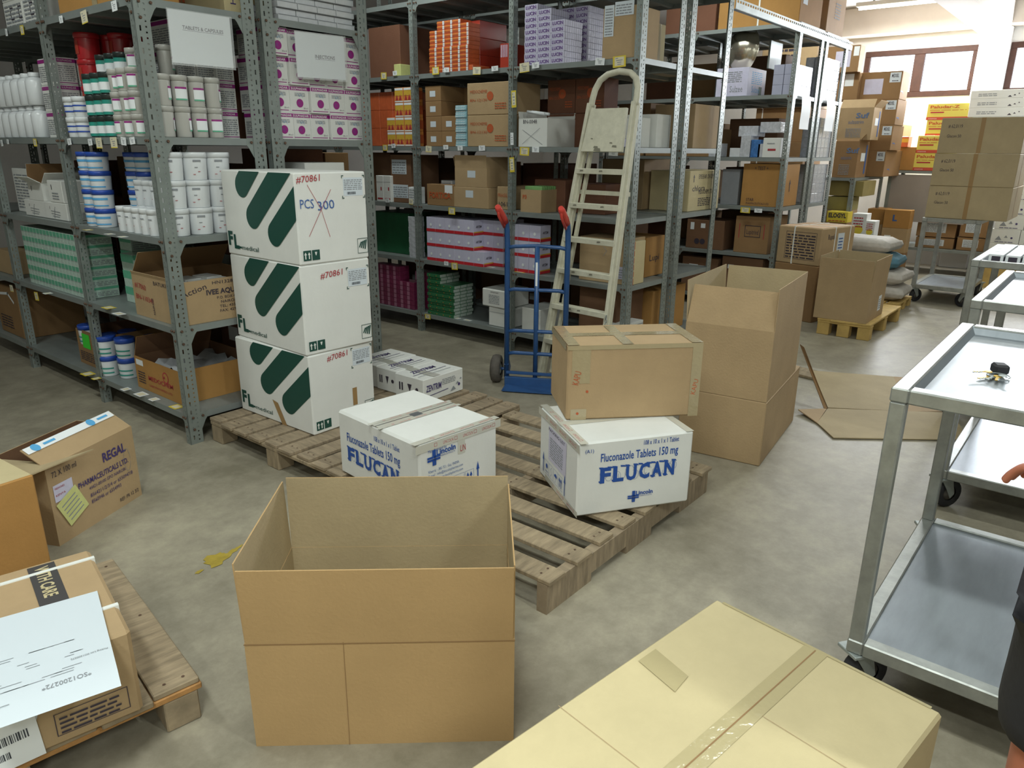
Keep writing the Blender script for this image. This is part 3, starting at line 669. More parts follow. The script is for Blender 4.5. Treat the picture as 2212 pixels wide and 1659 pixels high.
# ================================================================== ladder
def ladder():
    LF = Vector((4.19, 3.14, 0)); RF = Vector((4.13, 2.59, 0)); LT = Vector((4.48, 2.96, 1.978)); RT = Vector((4.46, 2.615, 1.948))
    e = empty('step_ladder', tuple(LF)); o = LF
    def at(A, B, z): return A + (B-A)*(z/B.z) - o
    fwd = (at(LF, LT, 1)-at(LF, LT, 0)).cross(at(RF, RT, 1)-at(LF, LT, 1)).normalized()
    if fwd.x > 0: fwd = -fwd
    for A, B in ((LF, LT), (RF, RT)):
        b = MB(); b.bar(at(A, B, .0), at(A, B, 1.9), .026, .075, LADM, up=fwd, bev=.003)
        b.bar(at(A, B, .02)-fwd*.0, at(A, B, 1.88), .04, .018, LADM, up=fwd, bev=.002); b.done('side_rail', e)
    b = MB(); l = at(LF, LT, 1.9); r_ = at(RF, RT, 1.9); side = (r_-l); up = (at(LF, LT, 1.97)-at(LF, LT, 1.8)).normalized()
    pts = [l-up*.02, l+up*.03, l+up*.09+side*.02, l+up*.15+side*.10, l+up*.185+side*.25, l+up*.2+side*.5, l+up*.185+side*.76, l+up*.15+side*.9, l+up*.09+side*.98, r_+up*.03, r_-up*.02]
    pts2 = []
    for i in range(len(pts)-1):
        for q in (0, .5): pts2.append(pts[i].lerp(pts[i+1], q))
    pts2.append(pts[-1]); b.tube(pts2, .021, LADM, n=10); b.done('top_hoop', e)
    # folded-up platform
    b = MB(); A = at(LF, LT, 1.585)+fwd*.03; B = at(RF, RT, 1.585)+fwd*.03; C = at(RF, RT, 1.86)+fwd*.02; D = at(LF, LT, 1.86)+fwd*.02
    s = (B-A)*.07; s2 = (C-D)*.1; th = fwd*.022
    v = [A+s, B-s, C-s2, D+s2, A+s+th, B-s+th, C-s2+th, D+s2+th]; b.add(v, [(0, 1, 2, 3), (4, 5, 6, 7), (0, 1, 5, 4), (1, 2, 6, 5), (2, 3, 7, 6), (3, 0, 4, 7)], LADM)
    for (p, q, r1) in ((.35, .1, .02), (.8, .12, .02), (.4, .04, .03), (.7, .2, .012), (.2, .3, .01)):
        c = v[4] + (v[5]-v[4])*p + (v[7]-v[4])*q + fwd*.001; b.add([c+(B-A).normalized()*r1*a_ + (D-A).normalized()*r1*.4*b_ for a_, b_ in ((-1, -.6), (1, -1), (.7, .8), (-.8, 1))], [(0, 1, 2, 3)], LADD)
    b.done('folding_platform', e)
    for z in (.28, .535, .79, 1.01, 1.24, 1.47):
        b = MB(); A = at(LF, LT, z)+fwd*.005; B = at(RF, RT, z)+fwd*.005; dd = B-A
        b.bar(A, B, .075, .02, LADM, up=(0, 0, 1), bev=.004); b.bar(A+fwd*.036-Vector((0, 0, .012)), B+fwd*.036-Vector((0, 0, .012)), .006, .036, LADM, bev=.002)
        for q in (random.uniform(.1, .5), random.uniform(.5, .9)): c = A+dd*q+fwd*.0402-Vector((0, 0, .01)); b.add([c+dd.normalized()*a_+Vector((0, 0, b_))+fwd*.0005 for a_, b_ in ((-.012, -.006), (.02, -.003), (.014, .006), (-.01, .004))], [(0, 1, 2, 3)], LADD)
        b.done('step', e)
    for A, B, off in ((LF, LT, 1), (RF, RT, -1)):      # folded rear frame
        b = MB(); ins = (RF-LF).normalized()*.035*off
        b.bar(at(A, B, .03)+ins-fwd*.07, at(A, B, 1.75)+ins-fwd*.045, .022, .03, LADM, up=fwd, bev=.003); b.done('rear_leg', e)
    b = MB(); b.bar(at(LF, LT, 1.33)-fwd*.06, at(RF, RT, 1.33)-fwd*.06, .02, .028, LADM); b.bar(at(LF, LT, .3)-fwd*.07, at(RF, RT, .3)-fwd*.07, .02, .028, LADM); b.done('rear_brace', e)
    b = MB(); top = at(RF, RT, .52)+fwd*.045 + (RF-LF).normalized()*.012; z = top.z; i = 0       # chain hanging beside the rail
    while z > .06:
        c = Vector((top.x, top.y, z)); ax = (Vector((1, 0, 0)), Vector((0, 1, 0)))[i % 2]
        b.tube([c+ax*.008*math.cos(q*math.pi/4)+Vector((0, 0, .016*math.sin(q*math.pi/4))) for q in range(8)], .0028, GALV, n=5, closed=True); z -= .024; i += 1
    b.done('chain', e)
    tag(e, 'tall cream painted step ladder leaning folded against the middle shelves', 'ladder')
ladder()
# ================================================================== big floor cartons
def clip(pts, w, h):
    def cl(ps, ins, inter):
        out = []
        for i in range(len(ps)):
            a, b = ps[i-1], ps[i]
            if ins(b):
                if not ins(a): out.append(inter(a, b))
                out.append(b)
            elif ins(a): out.append(inter(a, b))
        return out
    def X(c): return lambda a, b: (c, a[1]+(b[1]-a[1])*(c-a[0])/(b[0]-a[0]))
    def Y(c): return lambda a, b: (a[0]+(b[0]-a[0])*(c-a[1])/(b[1]-a[1]), c)
    pts = cl(pts, lambda p: p[0] >= 0, X(0)); pts = cl(pts, lambda p: p[0] <= w, X(w))
    pts = cl(pts, lambda p: p[1] >= 0, Y(0)); return cl(pts, lambda p: p[1] <= h, Y(h))
def capsule(a, b, r, w, h, n=12):
    a = Vector(a); b = Vector(b); t = (b-a).normalized(); A0 = math.atan2(t.y, t.x); pts = []
    for i in range(n+1): g = A0+math.pi/2+math.pi*i/n; pts.append((a.x+r*math.cos(g), a.y+r*math.sin(g)))
    for i in range(n+1): g = A0-math.pi/2+math.pi*i/n; pts.append((b.x+r*math.cos(g), b.y+r*math.sin(g)))
    return clip(pts, w, h)
def arrow(fc, a, b, h, m, s=.35):
    w = h*s; return [('p', fc, [(a-w*.2, b), (a+w*.2, b), (a+w*.2, b+h*.62), (a-w*.2, b+h*.62)], m), ('p', fc, [(a-w*.55, b+h*.6), (a+w*.55, b+h*.6), (a, b+h)], m)]
def fl_decals(w, d, h, first=False):
    D = []; q_ = w/.49
    for (a, b) in (((.205, .37), (.42, .56)), ((.285, .215), (.7, .56)), ((.475, .14), (.9, .49))):
        D.append(('p', 'L', capsule(a, b, .062, d-.003, h-.003), INKG))
    D += [('t', 'L', .02, .055, .07, 'F', INKG, {'bold': .05, 'w': .045}), ('t', 'L', .075, .04, .07, 'L', INKG, {'bold': .05, 'w': .05}), ('r', 'L', .09, .04, .145, .05, INKG),
          ('t', 'L', .15, .036, .024, 'medical', INKG, {'bold': .005, 'w': .16})]
    for k in (0, 1):
        a = .022+.058*k; D.append(('p', 'F', [(a, .022), (a+.052, .022), (a+.052, .072), (a, .072)], INKG))
    for k in (0, 1): D += [(q[0], q[1], [(p[0], p[1]) for p in q[2]], WHT) for q in arrow('F', .036+.024*k, .03, .034, WHT, .5)]
    D += [('p', 'F', [(.098, .062), (.114, .062), (.108, .045), (.104, .045)], WHT), ('r', 'F', .105, .032, .107, .047, WHT), ('r', 'F', .099, .029, .113, .033, WHT)]
    a0, b0, s = .405, .03, .075
    for (p, q) in (((a0, b0), (a0+s, b0)), ((a0+s, b0), (a0+s, b0+s)), ((a0+s, b0+s), (a0, b0+s)), ((a0, b0+s), (a0, b0))): D.append(('l', 'F', [p, q], .0025, INKG))
    for k in range(4): D.append(('p', 'F', [(a0+.008+.014*k, b0+.03-.004*k), (a0+.016+.014*k, b0+.03-.004*k), (a0+.034+.012*k, b0+.058+.003*k), (a0+.024+.012*k, b0+.058+.003*k)], INKG))
    D.append(('t', 'F', .0 + (.01 if first else .13), .385 if not first else .395, .032, '#70861', INKR, {'rot': 4, 'w': .155, 'it': .15}))
    for (p, q) in (((.315, .425), (.325, .425)), ((.315, .425), (.315, .415)), ((.475, .425), (.465, .425)), ((.475, .425), (.475, .415)), ((.315, .315), (.325, .315)), ((.315, .315), (.315, .325)), ((.475, .315), (.465, .315)), ((.475, .315), (.475, .325))):
        D.append(('l', 'F', [p, q], .004, INKG))
    if first:
        D += [('t', 'F', .025, .275, .045, 'PCS', INKL, {'w': .09}), ('t', 'F', .14, .262, .045, '300', INKL, {'w': .115, 'rot': 4}), ('l', 'F', [(.08, .385), (.16, .27), (.21, .13)], .0022, INKR), ('l', 'F', [(.235, .36), (.15, .25), (.07, .14)], .0022, INKR)]
    return D
bz = [.1405, .579, 1.0425]; bh = [.4375, .4625, .444]
LB = ['green-striped white carton at the bottom of the stack, with brown tape patches', 'green-striped white carton in the middle of the stack of three', 'green-striped white carton on top of the stack, marked PCS 300 in blue pen']
for i in range(3):
    D = fl_decals(.49, .675, bh[i], i == 2); px = []
    px.append(('shipping_label', 'white shipping label with small print and barcode', [('r', 'F', .325, .325, .465, .415, PAPB), ('n', 'F', .33, .355, .46, .41, 6, INKT), ('b', 'F', .35, .332, .41, .345, BARC)]))
    if i == 0: px.append(('tape_patch', 'brown tape patch', [('r', 'F', .31, .10, .345, .20, TAPEB)])); px.append(('tape_patch', 'brown tape patch', [('p', 'L', [(.32, .13), (.37, .12), (.44, .0), (.395, .0)], TAPEB)]))
    k_ = .43/.49
    def sq(dc):
        if dc[1] != 'F': return dc
        if dc[0] == 'p' or dc[0] == 'l': return (dc[0], 'F', [(p[0]*k_, p[1]) for p in dc[2]]) + tuple(dc[3:])
        if dc[0] in 'rnb': return (dc[0], 'F', dc[2]*k_, dc[3], dc[4]*k_, dc[5]) + tuple(dc[6:])
        return (dc[0], 'F', dc[2]*k_) + tuple(dc[3:])
    def sw(q): return q if q[0] != 't' or q[1] != 'F' or len(q) < 8 or 'w' not in q[7] else tuple(q[:7]) + ({**q[7], 'w': q[7]['w']*k_},)
    D = [sw(sq(q)) for q in D]; px = [(p[0], p[1], [sq(q) for q in p[2]]) for p in px]
    if i == 2: D += [('p', 'T', [(.02, .3), (.41, .3), (.41, .306), (.02, .306)], INKT)]
    carton('carton', (2.153 + (.0, -.006, -.002)[i], 3.108 + (0, .004, .0)[i], bz[i]), .43, .675, bh[i], WHT, D, R((1.0, -1.8, -1.0)[i]), LB[i], 'box', 'green-striped white cartons', .007, px)

def lincoln(fc, a, b, s, col=INKB):      # cross mark with the firm's word
    t = s*.16; D = []
    for (p, q) in (((a, b+s*.55), (a+s*.45, b+s*.55)), ((a+s*.45, b+s*.55), (a+s*.45, b+s)), ((a+s*.6, b+s*.55), (a+s*1.0, b+s*.55)), ((a+s*.6, b+s*.55), (a+s*.6, b+s)),
                   ((a, b+s*.35), (a+s*.45, b+s*.35)), ((a+s*.45, b+s*.35), (a+s*.45, b)), ((a+s*.62, b+s*.35), (a+s*1.0, b+s*.35)), ((a+s*.62, b+s*.35), (a+s*.62, b))):
        D.append(('l', fc, [p, q], t, col))
    D.append(('t', fc, a+s*.75, b+s*.62, s*.42, 'Lincoln', col, {'bold': .03, 'w': s*1.75})); D.append(('t', fc, a+s*1.1, b+s*.42, s*.13, 'PHARMACEUTICALS LTD.', col, {'w': s*1.35})); return D
def flucan(fc, a, b, wd):
    D = [('t', fc, a, b+.094, wd*.105, 'Fluconazole Tablets 150 mg', INKB, {'bold': .012, 'w': wd}), ('t', fc, a+wd*.54, b+.094+wd*.155, wd*.06, '108 x 10 x 1 x 1 Tablet', INKB, {'w': wd*.46, 'bold': .008})]
    lw = wd/6.3
    for i, ch in enumerate('FLUCAN'):
        x = a+wd*(0.0, .165, .33, .5, .665, .83)[i]
        D.append(('t', fc, x, b, .066, ch, INKB, {'bold': .045, 'w': lw*.86}))
        for (dx, dy) in ((-.004, .062), (lw*.6, .062), (-.004, 0)):      # flared serifs
            if ch in 'CU' and dy == 0: continue
            D.append(('p', fc, [(x+dx, b+dy), (x+dx+lw*.42, b+dy-.002), (x+dx+lw*.3, b+dy+.006), (x+dx-.002, b+dy+.008)], INKB))
        r = random.Random(i)
        for k in range(2):
            cx, cy, rr = x+lw*(.3+.4*k), b+.03+r.uniform(-.012, .012), .016+r.uniform(0, .008); a0 = r.uniform(0, 6)
            D.append(('l', fc, [(cx+rr*math.cos(a0+t*.5)*.8, cy+rr*math.sin(a0+t*.5)) for t in range(9)], .0011, INKL))
    return D
def pictos(fc, a, b, s):
    D = []
    for k in range(4):
        x = a+s*1.12*k
        for (p, q) in (((x, b), (x+s, b)), ((x+s, b), (x+s, b+s*1.25)), ((x+s, b+s*1.25), (x, b+s*1.25)), ((x, b+s*1.25), (x, b))): D.append(('l', fc, [p, q], .0012, INKL))
    D += [('c', fc, a+s*.5, b+s*.75, s*.22, INKB), ('l', fc, [(a+s*.2, b+s*.25), (a+s*.8, b+s*.25)], .003, INKB), ('l', fc, [(a+s*1.5, b+s*.2), (a+s*1.75, b+s*.5), (a+s*1.5, b+s*.8), (a+s*1.75, b+s*1.05)], .002, INKL)]
    u = a+s*2.24+s*.5; D += [('p', fc, [(u-s*.34, b+s*.62)]+[(u+s*.34*math.cos(math.pi-g*math.pi/8), b+s*.62+s*.3*math.sin(g*math.pi/8)) for g in range(9)], INKB), ('l', fc, [(u, b+s*.6), (u, b+s*.2), (u-s*.12, b+s*.14)], .002, INKB)]
    v = a+s*3.36; D += arrow(fc, v+s*.3, b+s*.15, s*.95, INKB, .3)+arrow(fc, v+s*.68, b+s*.15, s*.95, INKB, .3)
    D += arrow(fc, v+s*1.5, b-s*.1, s*1.9, INKB, .17)+arrow(fc, a-s*.4, b-s*.1, s*1.9, INKB, .17); return D
def redtape(fc, pts, wd, n):      # clear tape printed with red words, laid along an edge
    (a0, b0), (a1, b1) = pts; L = math.hypot(a1-a0, b1-b0); ang = math.degrees(math.atan2(b1-b0, a1-a0)); D = [('l', fc, [(a0, b0), (a1, b1)], wd, TAPEW)]
    for k in range(n):
        f = (k+.15)/n; D.append(('t', fc, a0+(a1-a0)*f-(-math.sin(R(ang)))*wd*.22, b0+(b1-b0)*f-math.cos(R(ang))*wd*.22, wd*.4, 'LINCOLN', INKR, {'w': L/n*.5, 'rot': ang}))
        f = (k+.78)/n; D.append(('l', fc, [(a0+(a1-a0)*f-wd*.2, b0+(b1-b0)*f-wd*.2), (a0+(a1-a0)*f+wd*.2, b0+(b1-b0)*f-wd*.2), (a0+(a1-a0)*f+wd*.2, b0+(b1-b0)*f+wd*.2), (a0+(a1-a0)*f-wd*.2, b0+(b1-b0)*f+wd*.2), (a0+(a1-a0)*f-wd*.2, b0+(b1-b0)*f-wd*.2)], .0016, INKR))
    return D
w, d, h = .445, .60, .31
DL = flucan('L', .07, .085, .40) + [('t', 'F', .045, .262, .014, 'Manufactured by', INKL, {'w': .1})] + lincoln('F', .045, .205, .06) + [
    ('t', 'F', .045, .172, .012, 'Khatraj - 382 721. Guj. INDIA.', INKL, {'w': .17}), ('t', 'F', .045, .152, .012, 'E-mail : info@lincolnpharma.com', INKL, {'w': .19}), ('t', 'F', .045, .132, .012, 'Website : www.lincolnpharma.com', INKL, {'w': .19})] + pictos('F', .08, .055, .05)
pt = [('packing_tape', 'clear tape printed with red words', [('r', 'U', d/2-.028, .0, d/2+.028, w, TAPEW)] + redtape('T', [(.0, d/2-.034), (w, d/2-.034)], .022, 5) + redtape('T', [(0, d/2+.034), (w, d/2+.034)], .022, 5) + [('r', 'T', w*.44, d/2-.02, w*.56, d/2+.02, TAPED), ('l', 'T', [(0, d/2), (w, d/2)], .004, TAPED)]),
      ('packing_tape', 'clear tape printed with red words', redtape('F', [(0, h-.02), (w, h-.02)], .036, 4) + redtape('T', [(0, .02), (w, .02)], .034, 4)), ('packing_tape', 'clear tape tab printed in red', [('r', 'F', w*.47, h-.1, w*.56, h-.03, TAPEW), ('t', 'F', w*.5, h-.09, .03, 'LIN', INKR, {'w': .03, 'rot': 0})])]
carton('carton', (1.905, 2.04, .141), w, d, h, WHT, DL, R(-5.4), 'blue-printed white carton at left on the pallet, behind the open foreground carton', 'box', 'blue-printed white cartons', .01, pt)
w, d, h = .525, .467, .33
DR = flucan('F', .10, .145, .355) + lincoln('F', .235, .04, .045) + [('t', 'F', .03, .285, .016, '(A1)', INKB, {})] + pictos('L', .08, .04, .052)
pr = [('packing_tape', 'clear tape printed with red words', redtape('L', [(0, h-.02), (d, h-.02)], .034, 4) + redtape('U', [(0, .02), (d, .02)], .034, 4)),
      ('packing_tape', 'clear tape printed with red words', redtape('L', [(d*.2, .015), (d, .015)], .026, 3)), ('packing_tape', 'clear tape over the lid seam', [('r', 'T', w*.0, d/2-.025, w, d/2+.025, TAPEW), ('r', 'T', w-.035, 0, w, d, TAPEW)]),
      ('address_sheet', 'lilac sheet with lines of small print', [('r', 'L', .12, .12, .34, .28, LIL), ('n', 'L', .14, .14, .3, .24, 9, INKT), ('t', 'L', .12, .26, .015, 'PACKING LIST', INKD, {'w': .2})])]
carton('carton', (2.304, 1.529, .141), w, d, h, WHT, DR, R(-33.75), 'blue-printed white carton at the right, carrying a taped tan carton', 'box', 'blue-printed white cartons', .008, pr)
a, w, d, rt = fit((1222, 908), (1182, 855), (1512, 904), .473); h = zat(a, 747) - .473
carton('carton', tuple(a), w, d+.03, h, K1, [('t', 'F', .05, .16, .03, 'KAPU', INKO, {'rot': 78, 'w': .06}), ('c', 'F', .09, .13, .006, INKO), ('c', 'F', .05, .03, .006, INKO), ('t', 'F', w-.02, .10, .022, 'KAPU', INKO, {'rot': 80, 'w': .07})], rt,
       'battered tan carton sealed with clear tape on the right blue-printed white carton', 'box', None, .007,
       [('packing_tape', 'clear shiny packing tape', [('r', 'T', 0, (d+.03)/2-.028, w, (d+.03)/2+.028, TAPEC), ('r', 'T', w*.4, 0, w*.48, d, TAPEC)]), ('packing_tape', 'clear shiny packing tape', [('r', 'T', 0, 0, .05, d+.02, TAPEC), ('r', 'L', 0, h-.03, d, h, TAPEC)]),
        ('packing_tape', 'clear shiny packing tape', [('r', 'T', w-.05, 0, w, d+.02, TAPEC), ('r', 'F', w-.045, .0, w, h, TAPEC), ('r', 'F', .0, h-.02, w, h, TAPEC)]), ('packing_tape', 'yellowed tape piece', [('r', 'F', .02, .0, .09, .05, TAPEC)]), ('packing_tape', 'yellowed tape piece', [('r', 'F', .02, h-.17, .1, h-.02, TAPEC)])])
# open foreground carton, its flaps all standing up
A = Vector((.833, 1.592, 0)); B = Vector((1.311, 1.052, 0)); rt = math.atan2((B-A).y, (B-A).x); hb = zat(A, 1390)
open_carton('open_carton', tuple(A), (B-A).length, .50, hb, GOLDC, rt, 'large empty open tan carton standing in the foreground with raised flaps', inner=K2,
            flaps=[('F', .57-hb, 4, 0, K2), ('B', .59-hb, 1, 0, K2), ('L', .58-hb, 2, 0, K2), ('R', .565-hb, 0, 0, K2)], decals=[('l', 'F', [(.26, .0), (.262, hb)], .0015, K5), ('l', 'F', [(.0, hb-.004), ((B-A).length, hb-.004)], .003, K5)])
# big closed carton close to the camera
tz = .55; P = on(1548, 1293, z=tz); rt = R(-8.6); w, d = .98, .515
O = P - (Matrix.Rotation(rt, 3, 'Z') @ Vector((w, d, 0)))
carton('carton', (O.x, O.y, 0), w, d, tz, K3, [('l', 'T', [(.02, d*.5), (w-.01, d*.5)], .003, K5), ('l', 'T', [(.42, .0), (.425, d)], .0012, K1), ('l', 'T', [(.70, .0), (.703, d*.45)], .0012, K1)], rt,
       'big sealed pale carton filling the bottom right foreground', 'box', None, .006,
       [('packing_tape', 'clear shiny packing tape', [('r', 'T', .0, d*.5-.026, w, d*.5+.026, TAPEL)]), ('packing_tape', 'clear shiny tape along the far edge', [('r', 'T', w-.008, .02, w, d-.02, TAPEL)]), ('packing_tape', 'clear shiny tape patch', [('p', 'T', [(w-.35, d-.13), (w-.29, d-.12), (w-.27, d-.02), (w-.33, d-.02)], TAPEL)])])
# REGAL open carton
rg = open_carton('open_carton', (.915, 3.183, 0), .50, .30, .355, K1, R(26.6), 'opened tan carton with purple print and yellow note on the floor at left', inner=K6,  # dark inner card puts the shade of the opening into the colour
    flaps=[('F', .125, -58, .0, K2)],
    decals=[('t', 'F', .30, .255, .042, 'REGAL', INKP, {'bold': .03, 'w': .14}), ('t', 'F', .145, .195, .026, 'PHARMACEUTICALS LTD.', INKP, {'bold': .015, 'w': .30}), ('t', 'F', .20, .165, .016, '44421-00100 GPO NAIROBI', INKP, {'w': .22}),
            ('t', 'F', .20, .13, .018, '8564211/2/3/4 or 6550947/8', INKP, {'w': .26}), ('t', 'F', .20, .10, .018, '8560946 or 6554993', INKP, {'w': .18}), ('t', 'F', .36, .03, .018, 'REF: PR 12 3/2', INKD, {'w': .12}),
            ('t', 'F', .025, .30, .026, '72 X 100 ml', INKD, {'w': .13}), ('l', 'F', [(.44+.02*math.cos(t*.5), .21+.055*math.sin(t*.5)) for t in range(13)], .0015, INKT)])
b = MB(); fl_ = [(.02, .29, .357), (-.15, .25, .385), (-.12, -.03, .37), (.2, -.06, .362), (.04, .01, .358)]
b.add(fl_ + [(p[0], p[1], p[2]+.005) for p in fl_], [(0, 1, 2, 3, 4), (5, 6, 7, 8, 9)] + [(k, (k+1) % 5, 5+(k+1) % 5, 5+k) for k in range(5)], K2); b.done('flap', rg)
b = MB(); M = face('F', .5, .3, .355)
b.quad([(.02, .19, .001), (.12, .19, .001), (.12, .265, .001), (.02, .265, .001)], LIL, M); b.text('MEDICINES', M @ Matrix.Translation((.027, .245, .0022)), .009, INKR, w=.05); b.text('KENYA', M @ Matrix.Translation((.027, .215, .0022)), .009, INKR, w=.05); b.done('shipping_label', rg)
b = MB(); Q = M @ Matrix.Translation((.07, .06, .004)) @ Matrix.Rotation(R(24), 4, 'Z'); b.box(0, 0, 0, .12, .13, .001, YPA, Q)
for k in range(5): b.quad([(.015, .02+.02*k, .0016), (.1, .02+.02*k, .0016), (.1, .025+.02*k, .0016), (.015, .025+.02*k, .0016)], INKT, Q)
n_ = b.done('delivery_note', rg); n_['label'] = 'pale yellow delivery note taped on'
f = MB(); A_ = R(-58); l1, l0 = .125, .09
def fp(a, s, k=.006): return (a, -(math.sin(A_)*s) - k*math.cos(A_)*1, .355 + math.cos(A_)*s - (k-.004)*math.sin(A_))
f.quad([fp(.01, l0), fp(.49, l0), fp(.49, l1), fp(.01, l1)], PAP)
for k in range(2):
    cx = .06+.3*k; f.quad([fp(cx+.02*math.cos(t*.4), (l0+l1)/2+.02*math.sin(t*.4), .0075) for t in range(16)], CYAN)
    f.quad([fp(cx+.04, .102, .0075), (fp(cx+.1, .102, .0075)), fp(cx+.1, .113, .0075), fp(cx+.04, .113, .0075)], CYAN)
f.done('printed_tape', rg)['label'] = 'white tape with blue print'
# orange-brown carton at the left edge
carton('carton', (.767-.55, 2.79-.05, 0), .55, .37, .50, K4, [], R(5), 'tall orange-brown carton cut off by the left picture edge', 'box', None, .005, (), K3)
# strapped carton on the lower left pallet
w, d, h = .62, .52, .258; rt = R(-11.5); P = Vector((.636, 1.796, .141)); O = P - (Matrix.Rotation(rt, 3, 'Z') @ Vector((w, 0, 0)))
sc = carton('carton', tuple(O), w, d, h, K1, [('r', 'T', w-.168, .12, w-.098, d-.02, BAND), ('t', 'V', .15, .035, .034, 'WITH CARE', K3, {'rot': 90, 'w': .19, 'bold': .03}), ('l', 'T', [(w-.37, .1), (w-.33, .3), (w-.36, .49)], .002, INKD), ('t', 'T', w-.36, .35, .03, 'Chairy', INKD, {'rot': -70, 'w': .09}),
        ('r', 'F', w-.2, .03, w-.03, .032, INKD), ('r', 'F', w-.2, .095, w-.03, .097, INKD), ('r', 'F', w-.2, .03, w-.198, .097, INKD), ('r', 'F', w-.032, .03, w-.03, .097, INKD), ('n', 'F', w-.19, .035, w-.05, .09, 4, INKD),
        ('r', 'F', w-.52, .02, w-.47, .022, INKD), ('r', 'F', w-.52, .02, w-.518, .08, INKD), ('r', 'F', w-.47, .02, w-.468, .08, INKD), ('r', 'F', w-.52, .08, w-.468, .082, INKD), ('l', 'T', [(w-.3, .0), (w-.3, d)], .002, K5)],
        rt, 'white-strapped carton marked WITH CARE on the lower left pallet, papers on it', 'box', None, .01)
for yy in (.135, .445):
    b = MB(); b.box(-.002, yy, 0, w+.002, yy+.014, h+.003, STRAP); b.box(-.0015, yy-.0005, -.001, w+.0015, yy+.0145, h+.0015, STRAP); b.done('packing_strap', sc)
b = MB(); M = face('F', w, d, h)
b.quad([(w-.17, .13, .001), (w-.06, .13, .001), (w-.06, .24, .001), (w-.17, .24, .001)], PAPB, M); b.done('shipping_label', sc)
b = MB(); b.quad([(w-.47, .07, .0014), (w-.24, .09, .0014), (w-.2, .20, .0014), (w-.45, .20, .0014)], PAPB, M); b.text('Box No', M @ Matrix.Translation((w-.44, .1, .002)), .018, INKD, .01); b.text('1  of  1', M @ Matrix.Translation((w-.36, .135, .002)), .02, INKD, .02, w=.12); b.done('shipping_label', sc)
b = MB(); Q = M @ Matrix.Translation((w-.42, -.01, .003)) @ Matrix.Rotation(R(3), 4, 'Z'); b.box(0, 0, 0, .19, .13, .0008, PAP, Q); x = .02; rn = random.Random(5)
while x < .17:
    ww = rn.choice((.0015, .003, .004)); b.quad([(x, .07, .0014), (x+ww, .07, .0014), (x+ww, .095, .0014), (x, .095, .0014)], BARC, Q)
    if x < .12: b.quad([(x, .03, .0014), (x+ww, .03, .0014), (x+ww, .05, .0014), (x, .05, .0014)], BARC, Q)
    x += ww+rn.choice((.0015, .003))
b.done('barcode_label', sc)
# loose picking list lying on it
P1, P2, P3, P4 = [on(*p, z=.412) for p in ((-95, 1365), (210, 1276), (260, 1470), (-70, 1560))]
e = empty('paper_sheet', tuple(P4)); b = MB(); N = 8; V_ = (P2-P3).normalized(); U = Vector((V_.y, -V_.x, 0)); Wd = (P3-P4).length; Ht = (P2-P3).length; P4 = P3-U*Wd; e.location = P4
Q = Matrix((U, V_, Vector((0, 0, 1)))).transposed().to_4x4()
def cz(v): return -.0 if v > .05 else -(.05-v)**2*6
vs = [(Wd*i/N, Ht*j/N, cz(Ht*j/N)) for j in range(N+1) for i in range(N+1)]
b.add(vs, [(j*(N+1)+i, j*(N+1)+i+1, (j+1)*(N+1)+i+1, (j+1)*(N+1)+i) for j in range(N) for i in range(N)], PAPB, Q, True)
b.text('*SO1200272*', Q @ Matrix.Translation((Wd*.82, .075, .0012)) @ Matrix.Rotation(math.pi, 4, 'Z'), .017, INKT, .01, w=.1)
b.text('Picking List SO1200272', Q @ Matrix.Translation((Wd*.97, .15, .0012)) @ Matrix.Rotation(math.pi, 4, 'Z'), .007, INKT, .01, w=.08)
rn = random.Random(9)
for k in range(26):
    x = rn.uniform(.02, Wd-.07); y = rn.choice((.09, .1, .11, .12, .13, .165, .175, .19, .22, .23, .05)); l = rn.uniform(.02, .05); b.quad([(x, y, .001), (x+l, y, .001), (x+l, y+.002, .001), (x, y+.002, .001)], INKT, Q)
b.done('printed_page', e); tag(e, 'white picking list sheet printed SO1200272 lying on the strapped carton', 'paper')
# stacked empty cartons at right
carton('carton', (3.627, 1.253, 0), .83, .46, .358, K1, [('l', 'F', [(.0, .352), (.83, .352)], .002, K5)], R(7.5), 'closed tan carton under the tall open carton at right of centre', 'box', None, .005)
open_carton('open_carton', (3.627, 1.255, .36), .70, .46, .375, K1, R(7.5), 'tall open tan carton with raised flaps stacked on a closed one', inner=K2,
            flaps=[('L', .20, -14, .01, K3), ('B', .22, 3, 0, K2), ('R', .215, 2, 0, K2), ('F', .215, 0, 0, K2)], decals=[('t', 'F', .4, .3, .01, '', INKT)])
# open carton on yellow pallet
a, w, d, rt = fit((1870, 700), (1755, 685), (1925, 680), .151)
pc = open_carton('open_carton', tuple(a), w, d, .36, K1, rt+R(3), 'open tan carton standing on the pale yellow pallet', inner=K2, flaps=[('L', .19, 0, 0, K1), ('B', .2, 2, 0, K2), ('R', .2, 0, 0, K2), ('F', .2, 4, 0, K3)], decals=[('r', 'F', w*.6, .06, w*.78, .2, PAP), ('n', 'F', w*.62, .08, w*.76, .18, 5, INKT)])
def prints(fc, a, b, w, h, col, n=8, box=False):
    D = [('n', fc, a, b, a+w, b+h, n, col)]
    if box: D += [('l', fc, [(a-.01, b-.01), (a+w+.01, b-.01), (a+w+.01, b+h+.01), (a-.01, b+h+.01), (a-.01, b-.01)], .003, col)]
    return D
s1 = carton('carton', (7.33, 2.20, 0), .62, .46, .55, K5, [], R(-12), 'lower brown carton of the strapped pair beside the far rack', 'box', 'strapped brown cartons', .006)
